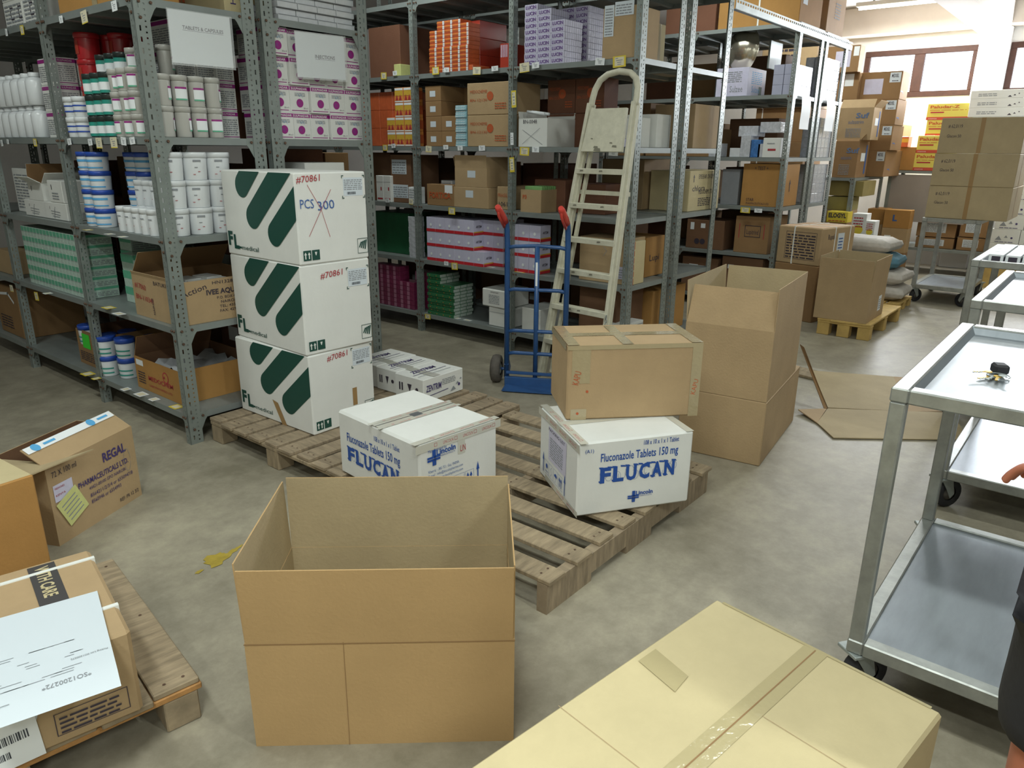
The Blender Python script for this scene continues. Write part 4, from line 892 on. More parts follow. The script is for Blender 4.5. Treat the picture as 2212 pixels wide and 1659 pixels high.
s2_ = carton('carton', (7.33, 2.20, .551), .62, .46, .36, K1, prints('L', .1, .06, .3, .24, INKD, 9, True) + [('r', 'F', .3, .12, .42, .3, PAPB), ('n', 'F', .32, .15, .4, .27, 4, INKL), ('t', 'F', .12, .25, .05, 'Ruptile', INKD, {'w': .14})], R(-12), 'upper carton of the strapped pair, with white straps and a paper label', 'box', 'strapped brown cartons', .01, (), KP)
for xx in (.24, .52):
    b = MB(); b.box(xx, -.003, -.001, xx+.012, .463, .363, STRAP); b.done('packing_strap', s2_)
b = MB(); b.box(-.003, .28, -.001, .623, .292, .363, STRAP); b.done('packing_strap', s2_)
# Zentrim cartons on the back pallet
def zen(w, d, h, loc, lb, rot=0):
    tri = []
    for (a, b, s) in ((w*.66, .02, .05), (w*.8, .055, .03), (w*.9, .08, .02)): tri.append(('p', 'F', [(a, b), (a+s, b+s*.1), (a+s*.55, b+s*.6)], INKT))
    D = [('t', 'F', .02, .065, .04, 'ZENTRIM', INKP, {'bold': .02, 'w': .13, 'it': .1}), ('n', 'F', .16, .08, .28, .12, 4, INKT), ('l', 'F', [(.02, .035), (w*.6, .045)], .004, INKP), ('c', 'F', w-.04, .05, .01, INKP)] + tri + [
         ('t', 'T', .05, d*.55, .042, 'ZENTRIM', INKP, {'bold': .02, 'w': .2, 'it': .2}), ('l', 'T', [(.02, d*.42), (w-.05, d*.42)], .005, INKP), ('l', 'T', [(.02, d*.25), (w-.05, d*.25)], .004, INKT), ('r', 'T', w*.25, 0, w*.42, d, TAPEW)]
    D += [('r', 'L', d*.15, .05, d*.2, .1, INKD), ('r', 'L', d*.24, .05, d*.29, .1, INKD), ('p', 'L', [(d*.45, .1), (d*.6, .1), (d*.53, .05)], INKD), ('c', 'L', d*.78, .075, .012, INKD)]
    return carton('carton', loc, w, d, h, WHT, D, R(rot), lb, 'box', 'flat white blue-printed cartons', .004)
zen(.352, .245, .146, (2.897, 3.045, .141), 'flat white blue-printed carton, front one of the row behind the taped white carton', 1)
zen(.345, .19, .146, (2.915, 3.295, .141), 'flat white blue-printed carton, middle one of the row beside the green-striped stack', 1)
zen(.35, .25, .146, (2.92, 3.49, .141), 'flat white blue-printed carton, rearmost of the row by the rack foot', 1)
# flattened carton on the floor
def sheet(pts, label, name='cardboard_sheet', m=K2):
    z0 = min(p[2] for p in pts); c = sum((Vector(p) for p in pts), Vector())/len(pts); e = MB(); n = len(pts); nn = (Vector(pts[1])-Vector(pts[0])).cross(Vector(pts[2])-Vector(pts[0])).normalized()*.005
    if nn.z < 0: nn = -nn
    e.add([tuple(Vector(p)-c) for p in pts]+[tuple(Vector(p)+nn-c) for p in pts], [tuple(range(n)), tuple(range(n, 2*n))]+[(k, (k+1) % n, n+(k+1) % n, n+k) for k in range(n)], m)
    return e
fs = empty('flattened_carton', tuple(on(1850, 870, z=0)))
def fpan(pix, zs, m, nm):
    pts = [on(*p, z=z)-fs.location for p, z in zip(pix, zs)]; e = MB(); n = len(pts); nn = Vector((0, 0, .006))
    e.add([tuple(p) for p in pts]+[tuple(p+nn) for p in pts], [tuple(range(n)), tuple(range(n, 2*n))]+[(k, (k+1) % n, n+(k+1) % n, n+k) for k in range(n)], m); return e.done(nm, fs)
fpan([(1755, 802), (1930, 815), (1958, 890), (1788, 882)], (.03, .01, .004, .004), K2, 'panel'); fpan([(1930, 815), (2035, 822), (2060, 891), (1958, 890)], (.01, .004, .004, .004), K1, 'panel')
fpan([(1788, 884), (2058, 893), (2090, 952), (1800, 947), (1765, 915)], (.004,)*5, K2, 'panel'); fpan([(1724, 886), (1786, 884), (1765, 915)], (.02, .004, .004), K1, 'panel')
fpan([(1728, 745), (1737, 752), (1787, 884), (1780, 884)], (.26, .26, .006, .006), K5, 'upright_panel')
tag(fs, 'flattened tan carton sheet spread on the floor beyond the front trolley', 'cardboard')
# tall cartons on the far trolley
for i, (z0, z1) in enumerate(((.931, 1.268), (1.269, 1.60), (1.601, 1.955))):
    lb = ('bottom', 'middle', 'top')[i]
    D = [('r', 'L', .36, 0, .40, z1-z0, TAPEB), ('t', 'L', .07, (z1-z0)*.72, .035, '# 62,0119', INKD, {'w': .13}), ('t', 'L', .07, (z1-z0)*.45, .03, 'Glacon 50', INKD, {'w': .13})]
    carton('carton', (9.24, .955, z0), .9, .765 - .012*(i == 2), z1-z0, K2, D, R(.6*i), '%s of the three tall tan cartons stacked on the far trolley' % lb, 'box', 'tan cartons on the far trolley', .005,
           [('packing_tape', 'brown tape around the side', [('r', 'F', .36, 0, .42, z1-z0, TAPEB)])], KP)
# small white boxes on the third trolley
p = MB(); p.box(0, 0, 0, .16, .075, .055, PAP, None, .002); p.quad([(-.0008, .015, .015), (-.0008, .06, .015), (-.0008, .06, .045), (-.0008, .015, .045)], INKD); p.quad([(.015, -.0008, .015), (.12, -.0008, .015), (.12, -.0008, .04), (.015, -.0008, .04)], INKD)
pb = p.done('small_box'); spots = [(5.25+.17*i, .52-.085*j, .973+.0555*k, 0) for k in (0, 1) for i in range(4) for j in range(6) if k == 0 or (j > 2)]
place_all(pb, spots, 'small white medicine box with dark label on the third trolley tray', 'box', 'small white boxes on the third trolley')
# sacks
def sack(loc, m, lb, L=.66, W=.42, H=.15, seed=0, rot=0):
    bm = bmesh.new(); bmesh.ops.create_cube(bm, size=1); bmesh.ops.subdivide_edges(bm, edges=bm.edges, cuts=7, use_grid_fill=True); rn = random.Random(seed); ph = rn.uniform(0, 6)
    for v in bm.verts:
        x, y, z = v.co*2; fx = (1-abs(x)**6); fy = (1-abs(y)**5); r = max(.0, fx*fy)
        zz = z*(.5+.5*r**.3); k = 1+.04*math.sin(5*x+ph)*math.cos(4*y+ph)
        v.co = Vector((x*W/2*(1-.05*abs(z)), y*L/2*(1-.05*abs(z)), (zz*k+1)*H/2))
    me = bpy.data.meshes.new('sack'); bm.to_mesh(me); bm.free(); me.materials.append(m)
    for q in me.polygons: q.use_smooth = True
    o = bpy.data.objects.new('sack', me); COL.objects.link(o); o.location = loc; o.rotation_euler.z = R(rot)
    tag(o, lb, 'sack', 'stack of woven sacks'); return o
for i, (mt, lb) in enumerate(((SACK, 'bottom off-white woven sack of the pile on the low pallet'), (SACK, 'off-white woven sack just under the blue one'), (SACKB, 'blue woven sack under the topmost one'), (SACK, 'topmost grey-white woven sack with faint print'))):
    sack((8.7+.02*(i % 2), (2.02, 2.04, 2.12, 2.2)[i], .102+.157*i), mt, lb, H=.165, seed=i, L=.74, W=.5, rot=(2, -2, 3, -3)[i])
# ================================================================== stock on the shelves
def bx(xf, L, C, top, bot, z0=None):      # front face lies in the plane x = xf
    p = on(C, bot, x=xf); q = on(L, bot, x=xf); t = on(C, top, x=xf); zb = p.z if z0 is None else z0
    h = t.z - p.z if z0 is None else t.z - z0
    return (xf, p.y, zb + .0008), q.y - p.y, h
def stock(name, xf, L, C, top, bot, dep, m, lb, z0=None, D=(), grp=None, cat='box', parts=(), topm=None, rot=0, fixd=None):
    loc, d, h = bx(xf, L, C, top, bot, z0)
    D = D(dep, d, h) if callable(D) else D
    return carton(name, loc, dep, d, h, m, D, R(rot), lb, cat, grp, .003, parts, topm)
def by(yf, L, Rr, top, bot, z0=None):
    p = on(L, bot, y=yf); q = on(Rr, bot, y=yf); t = on(L, top, y=yf)
    return (p.x, yf, (p.z if z0 is None else z0) + .0008), q.x-p.x, (t.z-(p.z if z0 is None else z0))
def stocky(name, yf, L, Rr, top, bot, dep, m, lb, z0=None, D=(), grp=None, cat='box', topm=None):
    loc, w, h = by(yf, L, Rr, top, bot, z0); D = D(w, dep, h) if callable(D) else D
    return carton(name, loc, w, dep, h, m, D, 0, lb, cat, grp, .003, (), topm)
def tub(name, r, h, body, lid, band=None, bandz=(.25, .75), arc=(150, 290), mark=None, lidh=.028):
    b = MB(); b.lathe([(r*.9, 0), (r*.93, .004), (r, h-lidh-.004), (r, h-lidh)], body, None, 22)
    if band:
        n = 14; z0, z1 = h*bandz[0], h*bandz[1]; rr = r*.985+.001
        for i in range(n):
            a0 = R(arc[0]+(arc[1]-arc[0])*i/n); a1 = R(arc[0]+(arc[1]-arc[0])*(i+1)/n)
            for (s0, s1, mm) in band:
                za, zb = z0+(z1-z0)*s0, z0+(z1-z0)*s1
                b.quad([(rr*math.cos(a0), rr*math.sin(a0), za), (rr*math.cos(a1), rr*math.sin(a1), za), (rr*math.cos(a1)*1.004, rr*math.sin(a1)*1.004, zb), (rr*math.cos(a0)*1.004, rr*math.sin(a0)*1.004, zb)], mm)
    if mark:
        for (a, z, s, mm) in mark:
            q = R(a); rr = r+.0015; t = Vector((-math.sin(q), math.cos(q), 0)); c = Vector((rr*math.cos(q), rr*math.sin(q), h*z))
            b.quad([c-t*s, c+t*s, c+t*s+Vector((0, 0, s*.5)), c-t*s+Vector((0, 0, s*.5))], mm)
    o = b.done(name); l = MB(); l.lathe([(r*1.0, h-lidh), (r*1.05, h-lidh), (r*1.05, h-.004), (r*1.02, h)], lid, None, 22); l.done('lid', o); return o
S0, S1, S2, S3, S4, S5 = [z+.001 for z in LZ]
# --- SULPHADAR cartons behind the INJECTIONS sign
def sulph(mm=WHT):
    w, d, h = .13, .3, .148; mb = MB(); mb.box(0, 0, 0, w, d, h, mm, None, .002); M = face('F', w, d, h)
    D = [('r', 'F', .002, h-.026, w-.002, h-.006, MAGENTA), ('t', 'F', .01, h-.022, .012, 'SULPHADAR', WHT, {'bold': .02, 'w': w-.02}), ('r', 'F', .008, .01, w-.012, .014, MAGENTA), ('c', 'F', w*.5, h*.36, .0235, MAGENTA), ('t', 'F', w*.5-.01, h*.36-.008, .016, 'R', PURP, {}),
         ('t', 'F', w*.68, .022, .008, '25 x 3', INKD, {'w': .03}), ('n', 'F', w*.25, h*.62, w*.8, h*.76, 3, INKT), ('l', 'F', [(w*.4, h*.72), (w*.5, h*.6), (w*.58, h*.7), (w*.66, h*.58)], .002, CYAN),
         ('r', 'L', .002, h-.026, d-.002, h-.006, MAGENTA), ('r', 'L', .008, .01, d-.012, .014, MAGENTA), ('n', 'L', .02, .03, d*.9, h*.7, 7, INKT)]
    for dc in D: decal(mb, dc, w, d, h)
    return mb.done('medicine_carton')
sp = []
for r_ in range(4):
    for c_ in range(5): sp.append((2.562+.1315*c_, LY+.03+(.02 if (r_+c_) % 3 else 0), S3+.1485*r_, 0))
place_all(sulph(), sp, 'white medicine carton with purple band and round purple dot behind the INJECTIONS sign', 'box', 'purple dotted medicine cartons')
GRYC = mat('shaded_print_side', '#b8b4b8', .5, var=.05)
b = MB(); b.box(0, 0, 0, .11, .26, .148, WHT, None, .002)
for dc in (('r', 'F', .002, .122, .108, .142, MAGENTA), ('t', 'F', .012, .127, .011, 'SULPHADAR', WHT, {'w': .08}), ('r', 'F', .002, .008, .108, .012, MAGENTA), ('n', 'F', .01, .02, .1, .11, 8, INKT), ('r', 'L', .002, .122, .258, .142, MAGENTA), ('n', 'L', .01, .02, .25, .11, 8, INKT)): decal(b, dc, .11, .26, .148)
pp = b.done('medicine_carton')
place_all(pp, [(2.135+.112*i, 4.06, S3+.149*k, 0) for k in range(4) for i in range(3)], 'magenta-banded medicine carton stacked deep behind the grey tubs', 'box', 'magenta banded cartons behind the grey tubs')
# --- tubs on the third shelf of the left rack
tg = tub('grey_tub', .041, .150, TUBG, TUBG, [(0, .12, MINT), (.12, .85, PAP), (.85, 1, MAGENTA)], (.2, .62), (215, 300))
place_all(tg, [(1.955+.09*i, LY+.07, S3+.1505*k, R((70, 0, 10, 80)[i] if k else (90, 75, 8, 0)[i])) for k in range(2) for i in range(4)] + [(1.95+.105*i, LY+.19, S3+.1505*k, R(70)) for i in range(2) for k in range(3)],
          'grey plastic tub with small white label stacked at the open end of the shelf', 'tub', 'grey plastic tubs')
tg2 = tub('grey_tub', .046, .110, TUBG, TUBG, [(0, .12, MINT), (.12, .85, PAP), (.85, 1, MAGENTA)], (.15, .7), (190, 250))
place_all(tg2, [(1.885, 4.20-.1*i, S3+.1105*k, R(-30+25*((i+k) % 3))) for k in range(3) for i in range(3)] + [(1.99, 4.20-.1*i, S3+.1105*k, 0) for k in range(4) for i in range(2)], 'grey plastic tub facing the aisle beside the dark green-labelled tubs', 'tub', 'grey plastic tubs')
tk = tub('black_tub', .047, .1075, TUBK, TUBK, [(0, .18, TEAL), (.18, .68, PAP), (.68, 1, TEAL)], (.05, .78), (135, 280))
place_all(tk, [(1.885, 4.51-.1*i, S3+.108*k, R(8*((i+k) % 3))) for k in range(3) for i in range(3)] + [(1.99, 4.56-.11*i, S3+.108*3, 0) for i in range(3)] + [(1.99, 4.56-.11*i, S3+.108*k, 0) for k in range(3) for i in range(3)], 'black plastic tub with green and white label', 'tub', 'black tubs with green labels')
b = tub('white_tub', .055, .108, TUBW, TUBW, [(0, .15, LIDB), (.6, .75, LIDB)], (.25, .7), (140, 280))
place_all(b, [(1.89, 4.80-.117*i, S3+.1085*k, 0) for k in range(2) for i in range(2)] + [(1.99, 4.70, S3+.1085*k, 0) for k in range(3)], 'white tub with blue bands by the second post of the left rack', 'tub', 'white tubs with blue bands')
tr = tub('red_tub', .066, .142, TUBR, TUBR, [(0, 1, REDP2)], (.2, .7), (150, 200))
place_all(tr, [(2.03+.135*i, 4.845, S3+.1425*k, 0) for k in range(4) for i in range(3)] + [(2.16+.135*i, 4.705, S3+.1425*k, 0) for k in range(4) for i in range(2)] , 'shiny red tub stacked at the back behind the black tubs', 'tub', 'red tubs')
# --- white tubs on the second shelf
big = tub('white_tub', .064, .142, TUBW, TUBW, None, mark=[(255, .66, .02, INKT), (262, .3, .006, INKR), (240, .2, .006, INKR), (250, .45, .008, INKT)])
place_all(big, [(1.955+.133*i, LY+.09, S2+.1425*k, R(-8*((i+k) % 3))) for k in range(3) for i in range(3)], 'large white screw-lid tub at the open end of the second shelf', 'tub', 'large white tubs')
sj = tub('white_jar', .041, .138, TUBW, TUBW, None, mark=[(200, .6, .012, INKT), (190, .3, .004, INKR)])
place_all(sj, [(1.88, 4.34-.09*i, S2, 0) for i in range(5)] + [(1.975, 4.29-.09*i, S2+.1385*k, 0) for i in range(4) for k in (0, 1)] + [(2.07, 4.22-.09*i, S2+.1385*k, 0) for i in range(3) for k in (0, 1, 2)], 'slim white jar with grey print on the second shelf, aisle side', 'jar', 'slim white jars')
bt = tub('blue_lidded_tub', .058, .105, TUBW, LIDB, [(0, .12, CYAN), (.55, .75, CYAN)], (.15, .75), (120, 270), lidh=.025)
place_all(bt, [(1.90, 4.76-.125*i, S2+.1055*k, 0) for k in range(4) for i in range(2)] + [(2.05, 4.50-.125*i, S2+.1055*k, 0) for k in range(4) for i in range(2)], 'white tub with blue lid and pale blue print on the second shelf', 'tub', 'blue lidded tubs')
# --- IVEE AQUA carton, lowest levels
loc, d, h = bx(1.865, 258, 380, 608, 690, S1)
iv = open_carton('open_carton', (1.865, LY+.022, S1), .56, .50, .235, K1, 0, 'open tan carton with red handwriting on the lower shelf of the left rack', inner=K5, flaps=[('B', .17, -40, 0, K5), ('L', .02, 20, 0, K2)],
      decals=[('t', 'L', .03, .165, .032, '#17060', INKR, {'w': .13, 'rot': -4}), ('t', 'L', .03, .10, .03, 'BN-110341', INKR, {'w': .2, 'rot': -3}), ('t', 'L', .26, .2, .022, 'BATUKI', INKD, {'w': .14}), ('t', 'L', .24, .03, .02, 'NAIROBI', INKD, {'rot': 95, 'w': .09}),
              ('t', 'F', .03, .15, .032, 'Action', INKD, {'w': .15, 'rot': 14}), ('t', 'F', .21, .205, .018, 'HN1328X', INKD, {'w': .15}), ('t', 'F', .17, .15, .028, 'IVEE AQUA', INKD, {'bold': .03, 'w': .2}), ('t', 'F', .23, .12, .016, 'P.O. BOX 42', INKD, {'w': .12}),
              ('t', 'F', .25, .095, .016, 'NAIROBI', INKD, {'w': .1}), ('t', 'F', .24, .07, .016, 'TEL: 4350', INKD, {'w': .11}), ('t', 'F', .24, .045, .016, 'FAX: 4290', INKD, {'w': .11})])
b = MB(); b.box(0, 0, 0, .1, .14, .05, WHT, None, .002)
for dc in (('n', 'F', .01, .01, .09, .04, 3, INKT),): decal(b, dc, .1, .14, .05)
place_all(b.done('small_box'), [(1.90+.13*i, LY+.06+.17*j, S1+.007+.051*k, R(3*i)) for i in range(3) for j in range(2) for k in range(4)], 'small white medicine box packed inside the open carton with red handwriting', 'box', 'boxes inside the red-handwritten carton')
lg = open_carton('open_carton', (1.90, 4.00, S0), .5, .55, .20, K4, R(0), 'open orange-brown carton with red emblem on the bottom shelf', inner=K6, flaps=[('B', .14, -25, 0, K6)],
      decals=[('r', 'L', .02, .15, .11, .185, PAP), ('c', 'L', .38, .13, .035, INKR), ('c', 'L', .38, .13, .027, K4), ('t', 'L', .355, .12, .02, 'M', INKR, {'bold': .03}), ('t', 'L', .16, .075, .028, 'MEDOCHEM', INKR, {'w': .3, 'bold': .02}), ('t', 'L', .16, .035, .014, 'LABORATORIES LTD', INKR, {'w': .28}), ('n', 'L', .03, .04, .12, .12, 5, INKD)])
b = MB(); nv = 9; vs = [(.05*i+random.uniform(-.01, .01), .05*j, .03+random.uniform(0, .05)) for j in range(nv) for i in range(nv)]
b.add(vs, [(j*nv+i, j*nv+i+1, (j+1)*nv+i+1, (j+1)*nv+i) for j in range(nv-1) for i in range(nv-1)], WSH, None, True); tag(b.done('plastic_liner', None, (1.95, 4.05, S0+.1)), 'crumpled clear plastic liner inside the red emblem carton', 'plastic bag')
b2 = open_carton('open_carton', (1.90, 5.0, S0), .45, .40, .24, K5, 0, 'open carton with a bright green note on the bottom shelf', inner=K6, decals=[('r', 'L', .09, .12, .21, .22, GRN), ('n', 'L', .03, .03, .3, .1, 5, INKD)])
bl = tub('blue_lidded_tub', .058, .13, TUBW, LIDB, [(0, .15, TEAL), (.5, .65, TEAL)], (.15, .6), (120, 270), lidh=.03)
place_all(bl, [(1.95, 5.33, S0+.007+.13, 0), (2.02, 5.20, S0+.08, 0), (2.03, 5.08, S0+.08, 0), (2.15, 5.2, S0+.08, 0), (2.15, 5.08, S0+.08, 0)], 'blue-lidded white tub inside the carton with the green note', 'tub', 'tubs inside the green note carton')
place_all(copy_tree(bl), [(1.905, 4.945, S0, 0), (1.905, 4.945, S0+.1305, 0), (1.96, 4.80, S0, 0), (1.96, 4.80, S0+.1305, 0), (2.1, 4.72, S0, 0), (2.1, 4.72, S0+.1305, 0)], 'blue-lidded white tub standing beside the green note carton', 'tub', 'tubs on the bottom shelf')
# green and white shrink wrapped packs
b = MB(); gw, gd, gh = .2, .0555, .066; b.box(0, 0, 0, gw, gd, gh, MINW, None, .0015)
for dc in (('r', 'L', .004, gh*.5, gd-.004, gh-.004, MINT), ('r', 'L', .004, gh*.42, gd-.004, gh*.47, INKT), ('r', 'F', .0, gh*.75, gw, gh*.98, MINT), ('n', 'F', .01, .01, gw-.01, gh*.6, 3, INKT)): decal(b, dc, gw, gd, gh)
place_all(b.done('narrow_pack'), [(1.86, 5.0+.056*i, S1+.0665*k, 0) for k in range(6) for i in range(17)], 'narrow green and white pack in the shrink wrapped wall on the lower shelf', 'box', 'green and white shrink wrapped packs')
b = MB(); b.box(0, 0, 0, .25, .16, .1, MINW, None, .002)
for dc in (('r', 'F', 0, .07, .25, .098, MINT), ('n', 'F', .01, .01, .24, .06, 4, INKT), ('r', 'L', 0, .05, .16, .098, MINT)): decal(b, dc, .25, .16, .1)
place_all(b.done('narrow_pack'), [(2.08, 4.78, S1+.1005*k, 0) for k in range(4)] + [(2.0, 4.60, S1+.1005*k, 0) for k in range(3)] + [(2.18, 4.42, S1+.1005*k, 0) for k in range(3)], 'larger green-banded white pack behind the narrow packs', 'box', 'larger green banded packs')
# bays further left
def marked(xf, L, C, top, bot, z0, lb, dep=.3, flaps=None):
    loc, d, h = bx(xf, L, C, top, bot, z0)
    D = [('t', 'L', d*.25, h*.6, h*.16, '1', INKD, {'bold': .03}), ('c', 'L', d*.5, h*.72, h*.03, INKD), ('l', 'L', [(d*.42, h*.1), (d*.48, h*.65)], .005, INKT), ('l', 'L', [(d*.3, h*.5), (d*.7, h*.46)], .004, INKT), ('l', 'L', [(d*.3, h*.35), (d*.7, h*.3)], .004, INKT), ('l', 'L', [(d*.35, h*.2), (d*.65, h*.18)], .004, INKT),
         ('t', 'F', dep*.3, h*.6, h*.16, '1', INKD, {}), ('n', 'F', dep*.2, h*.1, dep*.7, h*.5, 5, INKT)]
    if flaps: return open_carton('open_carton', loc, dep, d, h, WHT, 0, lb, inner=KIN, flaps=flaps, decals=D)
    return carton('carton', loc, dep, d, h, WHT, D, 0, lb)
marked(1.87, 60, 103, 436, 478, S2, 'white carton with black code marks, lower left of the second shelf'); marked(1.87, 104, 150, 442, 490, S2, 'white carton with black code marks beside the blue-lidded tubs', .25)
loc, d, h = bx(1.87, 60, 103, 436, 478, S2)
carton('carton', (1.87, loc[1]-.32, S2+h+.002), .25, .22, .135, WHT, [('t', 'L', .06, .08, .03, '1', INKD, {'bold': .03}), ('n', 'L', .06, .02, .16, .07, 3, INKT)], 0, 'white carton stacked on another beside the blue-lidded tubs')
open_carton('open_carton', (1.87, loc[1], S2+h+.002), .3, .24, .11, WHT, 0, 'open white carton with raised lid flaps on the second shelf', inner=K5, flaps=[('F', .1, 50), ('B', .12, -10, 0, K5), ('L', .08, 60)], decals=[('t', 'L', .06, .06, .03, '1', INKD, {'bold': .03})])
b = MB(); b.lathe([(.05, 0), (.058, .006), (.058, .135), (.05, .152), (.03, .162), (.03, .166)], TUBW, None, 22); wb = b.done('white_bottle'); b = MB(); b.lathe([(.033, .164), (.034, .166), (.034, .186), (.03, .189)], TUBW, None, 20); b.done('cap', wb)
place_all(wb, [(1.905, 5.36+.128*i, S3+.19*k, 0) for k in (0, 1) for i in range(6)], 'tall plain white bottle on the third shelf at the left picture edge', 'bottle', 'tall white bottles')
place_all(copy_tree(pp), [(1.9, 5.0, S3+.149*k, 0) for k in range(3)] + [(2.02, 5.0, S3+.149*k, 0) for k in range(3)], 'magenta-striped carton beside the tall white bottles', 'box', 'magenta striped cartons')
carton('carton', (1.87, 3.90, S4), .24, .85, .33, K4, [('r', 'L', .42, 0, .48, .33, TAPEC)], 0, 'orange-brown taped carton on the top shelf above the red tubs')
b = MB(); b.box(0, 0, 0, .3, .3, .15, WHT, None, .003)
for dc in (('l', 'L', [(.15, .11), (.11, .11), (.11, .05), (.15, .05)], .008, INKD), ('l', 'L', [(.28, .11), (.24, .11), (.24, .05), (.28, .05)], .008, INKD), ('n', 'L', .02, .01, .28, .14, 6, INKT)): decal(b, dc, .3, .3, .15)
place_all(b.done('carton'), [(1.88, 4.98+.31*i, S4+.151*k, 0) for k in range(3) for i in range(2)], 'white carton with black corner marks on the top shelf at upper left', 'box', 'white cartons at upper left')
carton('carton', (1.95, LY+.05+.0, S4+.331), .0+.3, .3, .1, K5, [], 0, None) if False else None
carton('carton', (2.19, LY+.03-.0, S5-.5), .0, .0, .0, K5) if False else None
def glass(fc, a, b, s): return [('p', fc, [(a, b+s), (a+s*.5, b+s), (a+s*.3, b+s*.5), (a+s*.2, b+s*.5)], INKP), ('r', fc, a+s*.22, b+s*.1, a+s*.28, b+s*.5, INKP), ('r', fc, a+s*.05, b+s*.03, a+s*.45, b+s*.1, INKP)]
D = glass('F', .05, .05, .08) + arrow('F', .19, .05, .08, INKP, .4)
for o in (0,):
    pass
SB = .33
carton('carton', (2.43-.0, LY+.3, S4), .03, .03, .01, K3, [], 0, 'low cream tray edge', 'box') if False else None
carton('carton', (2.12, 4.36, S4), .3, .4, .30, K5, [('n', 'F', .03, .05, .27, .25, 8, INKO)], 0, 'orange carton with print on the top shelf behind the sign')
stocky('carton', LY+.9, 417, 480, -20, 20, .2, K7, 'dim brown carton at the back of the top left shelf', S4)
c1 = stocky('carton', LY+.06, 487, 543, -30, 33, .4, K3, 'cream carton with glass and arrow symbols above the TABLETS sign', S4, D=lambda w, d, h: glass('F', w*.2, .04, .08)+arrow('F', w*.7, .04, .08, INKP, .4))
c2 = stocky('carton', LY+.25, 604, 652, -40, 28, .3, K3, 'cream carton with glass symbol above the INJECTIONS sign', S4, D=lambda w, d, h: glass('F', w*.3, .05, .08)+arrow('F', w*.9, .05, .08, INKP, .4))
b = MB(); b.box(0, 0, 0, .13, .1, .034, WSH, None, .002); decal(b, ('r', 'F', .0, .03, .13, .034, INKT), .13, .1, .034); decal(b, ('r', 'L', .0, .004, .008, .03, K5), .13, .1, .034)
place_all(b.done('medicine_pack'), [(2.66+.135*i, LY+.05+.02*(k % 2), S4+.0345*k, 0) for k in range(9) for i in range(4)] + [(2.63, LY+.3, S4+.0345*k, 0) for k in range(3)], 'silvery white shrink wrapped pack on top above the INJECTIONS sign', 'box', 'silvery white packs')
# dim stock seen behind the FL cartons
stocky('carton', LY+.45, 600, 700, 322, 372, .4, K7, 'dim brown carton behind the top green-striped carton', S2, grp=None)
stocky('carton', LY+.5, 705, 755, 330, 380, .4, K5, 'brown carton with paper label behind the green-striped stack', S2)
stocky('carton', LY+.08, 660, 745, 352, 380, .3, WHT, 'low white carton lid just above the green-striped stack', S2)
for z, hh in ((S0, .34), (S1, .36), (S2, .38), (S3, .42)):
    for i in range(1 if z == S2 else 0, 4):
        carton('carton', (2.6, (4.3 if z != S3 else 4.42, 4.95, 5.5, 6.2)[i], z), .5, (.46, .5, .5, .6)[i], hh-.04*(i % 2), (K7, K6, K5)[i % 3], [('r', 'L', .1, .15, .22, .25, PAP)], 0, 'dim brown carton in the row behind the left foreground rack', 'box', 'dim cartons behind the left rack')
# far bays of the left rack
stock('carton', 1.88, 4, 34, 548, 612, .4, K1, 'brown carton cut by the left picture edge on the lower shelf', S1)
stock('carton', 1.88, 12, 56, 632, 740, .45, K5, 'brown carton with torn white tape on the bottom shelf at the left edge', S0, D=lambda w, d, h: [('l', 'L', [(.1, h*.8), (d*.6, h*.85), (d*.8, h*.7)], .02, PAP), ('n', 'L', .05, .05, d*.6, h*.4, 5, INKD)])
stocky('carton', 6.2, 0, 60, 360, 470, .3, WHT, 'stack of white printed sheets at the far left of the second shelf', None) if False else None
carton('carton', (1.95, 5.75, S2), .4, .45, .3, WHT, [('n', 'L', .03, .03, .4, .27, 12, INKT), ('n', 'F', .03, .03, .4, .27, 12, INKT)], 0, 'white printed carton at the far left of the second shelf')

# ------------------------------------------------------------------ middle rack, front row
M0, M1, M2, M3, M4, M5 = [z+.001 for z in MZ]
xf = MX+.02
def printed(w, d, h):
    return [('t', 'L', d*.08, h*.68, h*.1, 'MEDOCHEMIE', INKO, {'w': d*.4}), ('t', 'L', d*.08, h*.42, h*.09, 'BN-12130', INKO, {'w': d*.4}), ('c', 'L', d*.55, h*.58, h*.14, INKO), ('t', 'L', d*.515, h*.54, h*.09, 'M', K5, {}), ('n', 'L', d*.66, h*.18, d*.92, h*.4, 3, INKO)]
stock('carton', xf+.05, 800, 866, 52, 160, .5, K7, 'large dark brown carton on the high shelf left of the orange packs', M4)
stock('small_box', xf, 851, 865, 138, 153, .12, YPA, 'tiny cream box on the high shelf edge beside the dark carton', M4)
b = MB(); b.box(0, 0, 0, .13, .085, .031, ORP, None, .0015)
for dc in (('r', 'L', .0, .008, .085, .013, INKO), ('r', 'L', .0, .018, .085, .024, ORL), ('r', 'L', .062, .002, .081, .029, WSH), ('c', 'L', .071, .015, .002, INKD)): decal(b, dc, .13, .085, .031)
y0 = on(1012, 140, x=xf).y; op = b.done('medicine_pack')
place_all(op, [(xf+.0 + (.0 if k < 6 else .008), y0+.0865*i, M4+.0315*k, 0) for i in range(5) for k in range((11, 12, 12, 12, 10)[i])], 'orange medicine pack with white end label stacked on the high shelf', 'box', 'orange packs on the high shelf')
b = MB(); b.box(0, 0, 0, .33, .12, .125, REDP2, None, .003); rp = b.done('medicine_pack')
place_all(rp, [(xf+.135, y0+.0, M4+.1255*k, 0) for k in range(3)] + [(xf+.135, y0+.13, M4+.1255*k, 0) for k in range(3)], 'red side of a shrink wrapped orange bundle on the high shelf', 'box', 'red sided bundles')
carton('medicine_pack', (xf+.0, y0-.045, M4), .2, .043, .04, ORP, [], 0, 'single orange pack lying in front of the orange stack', 'box')
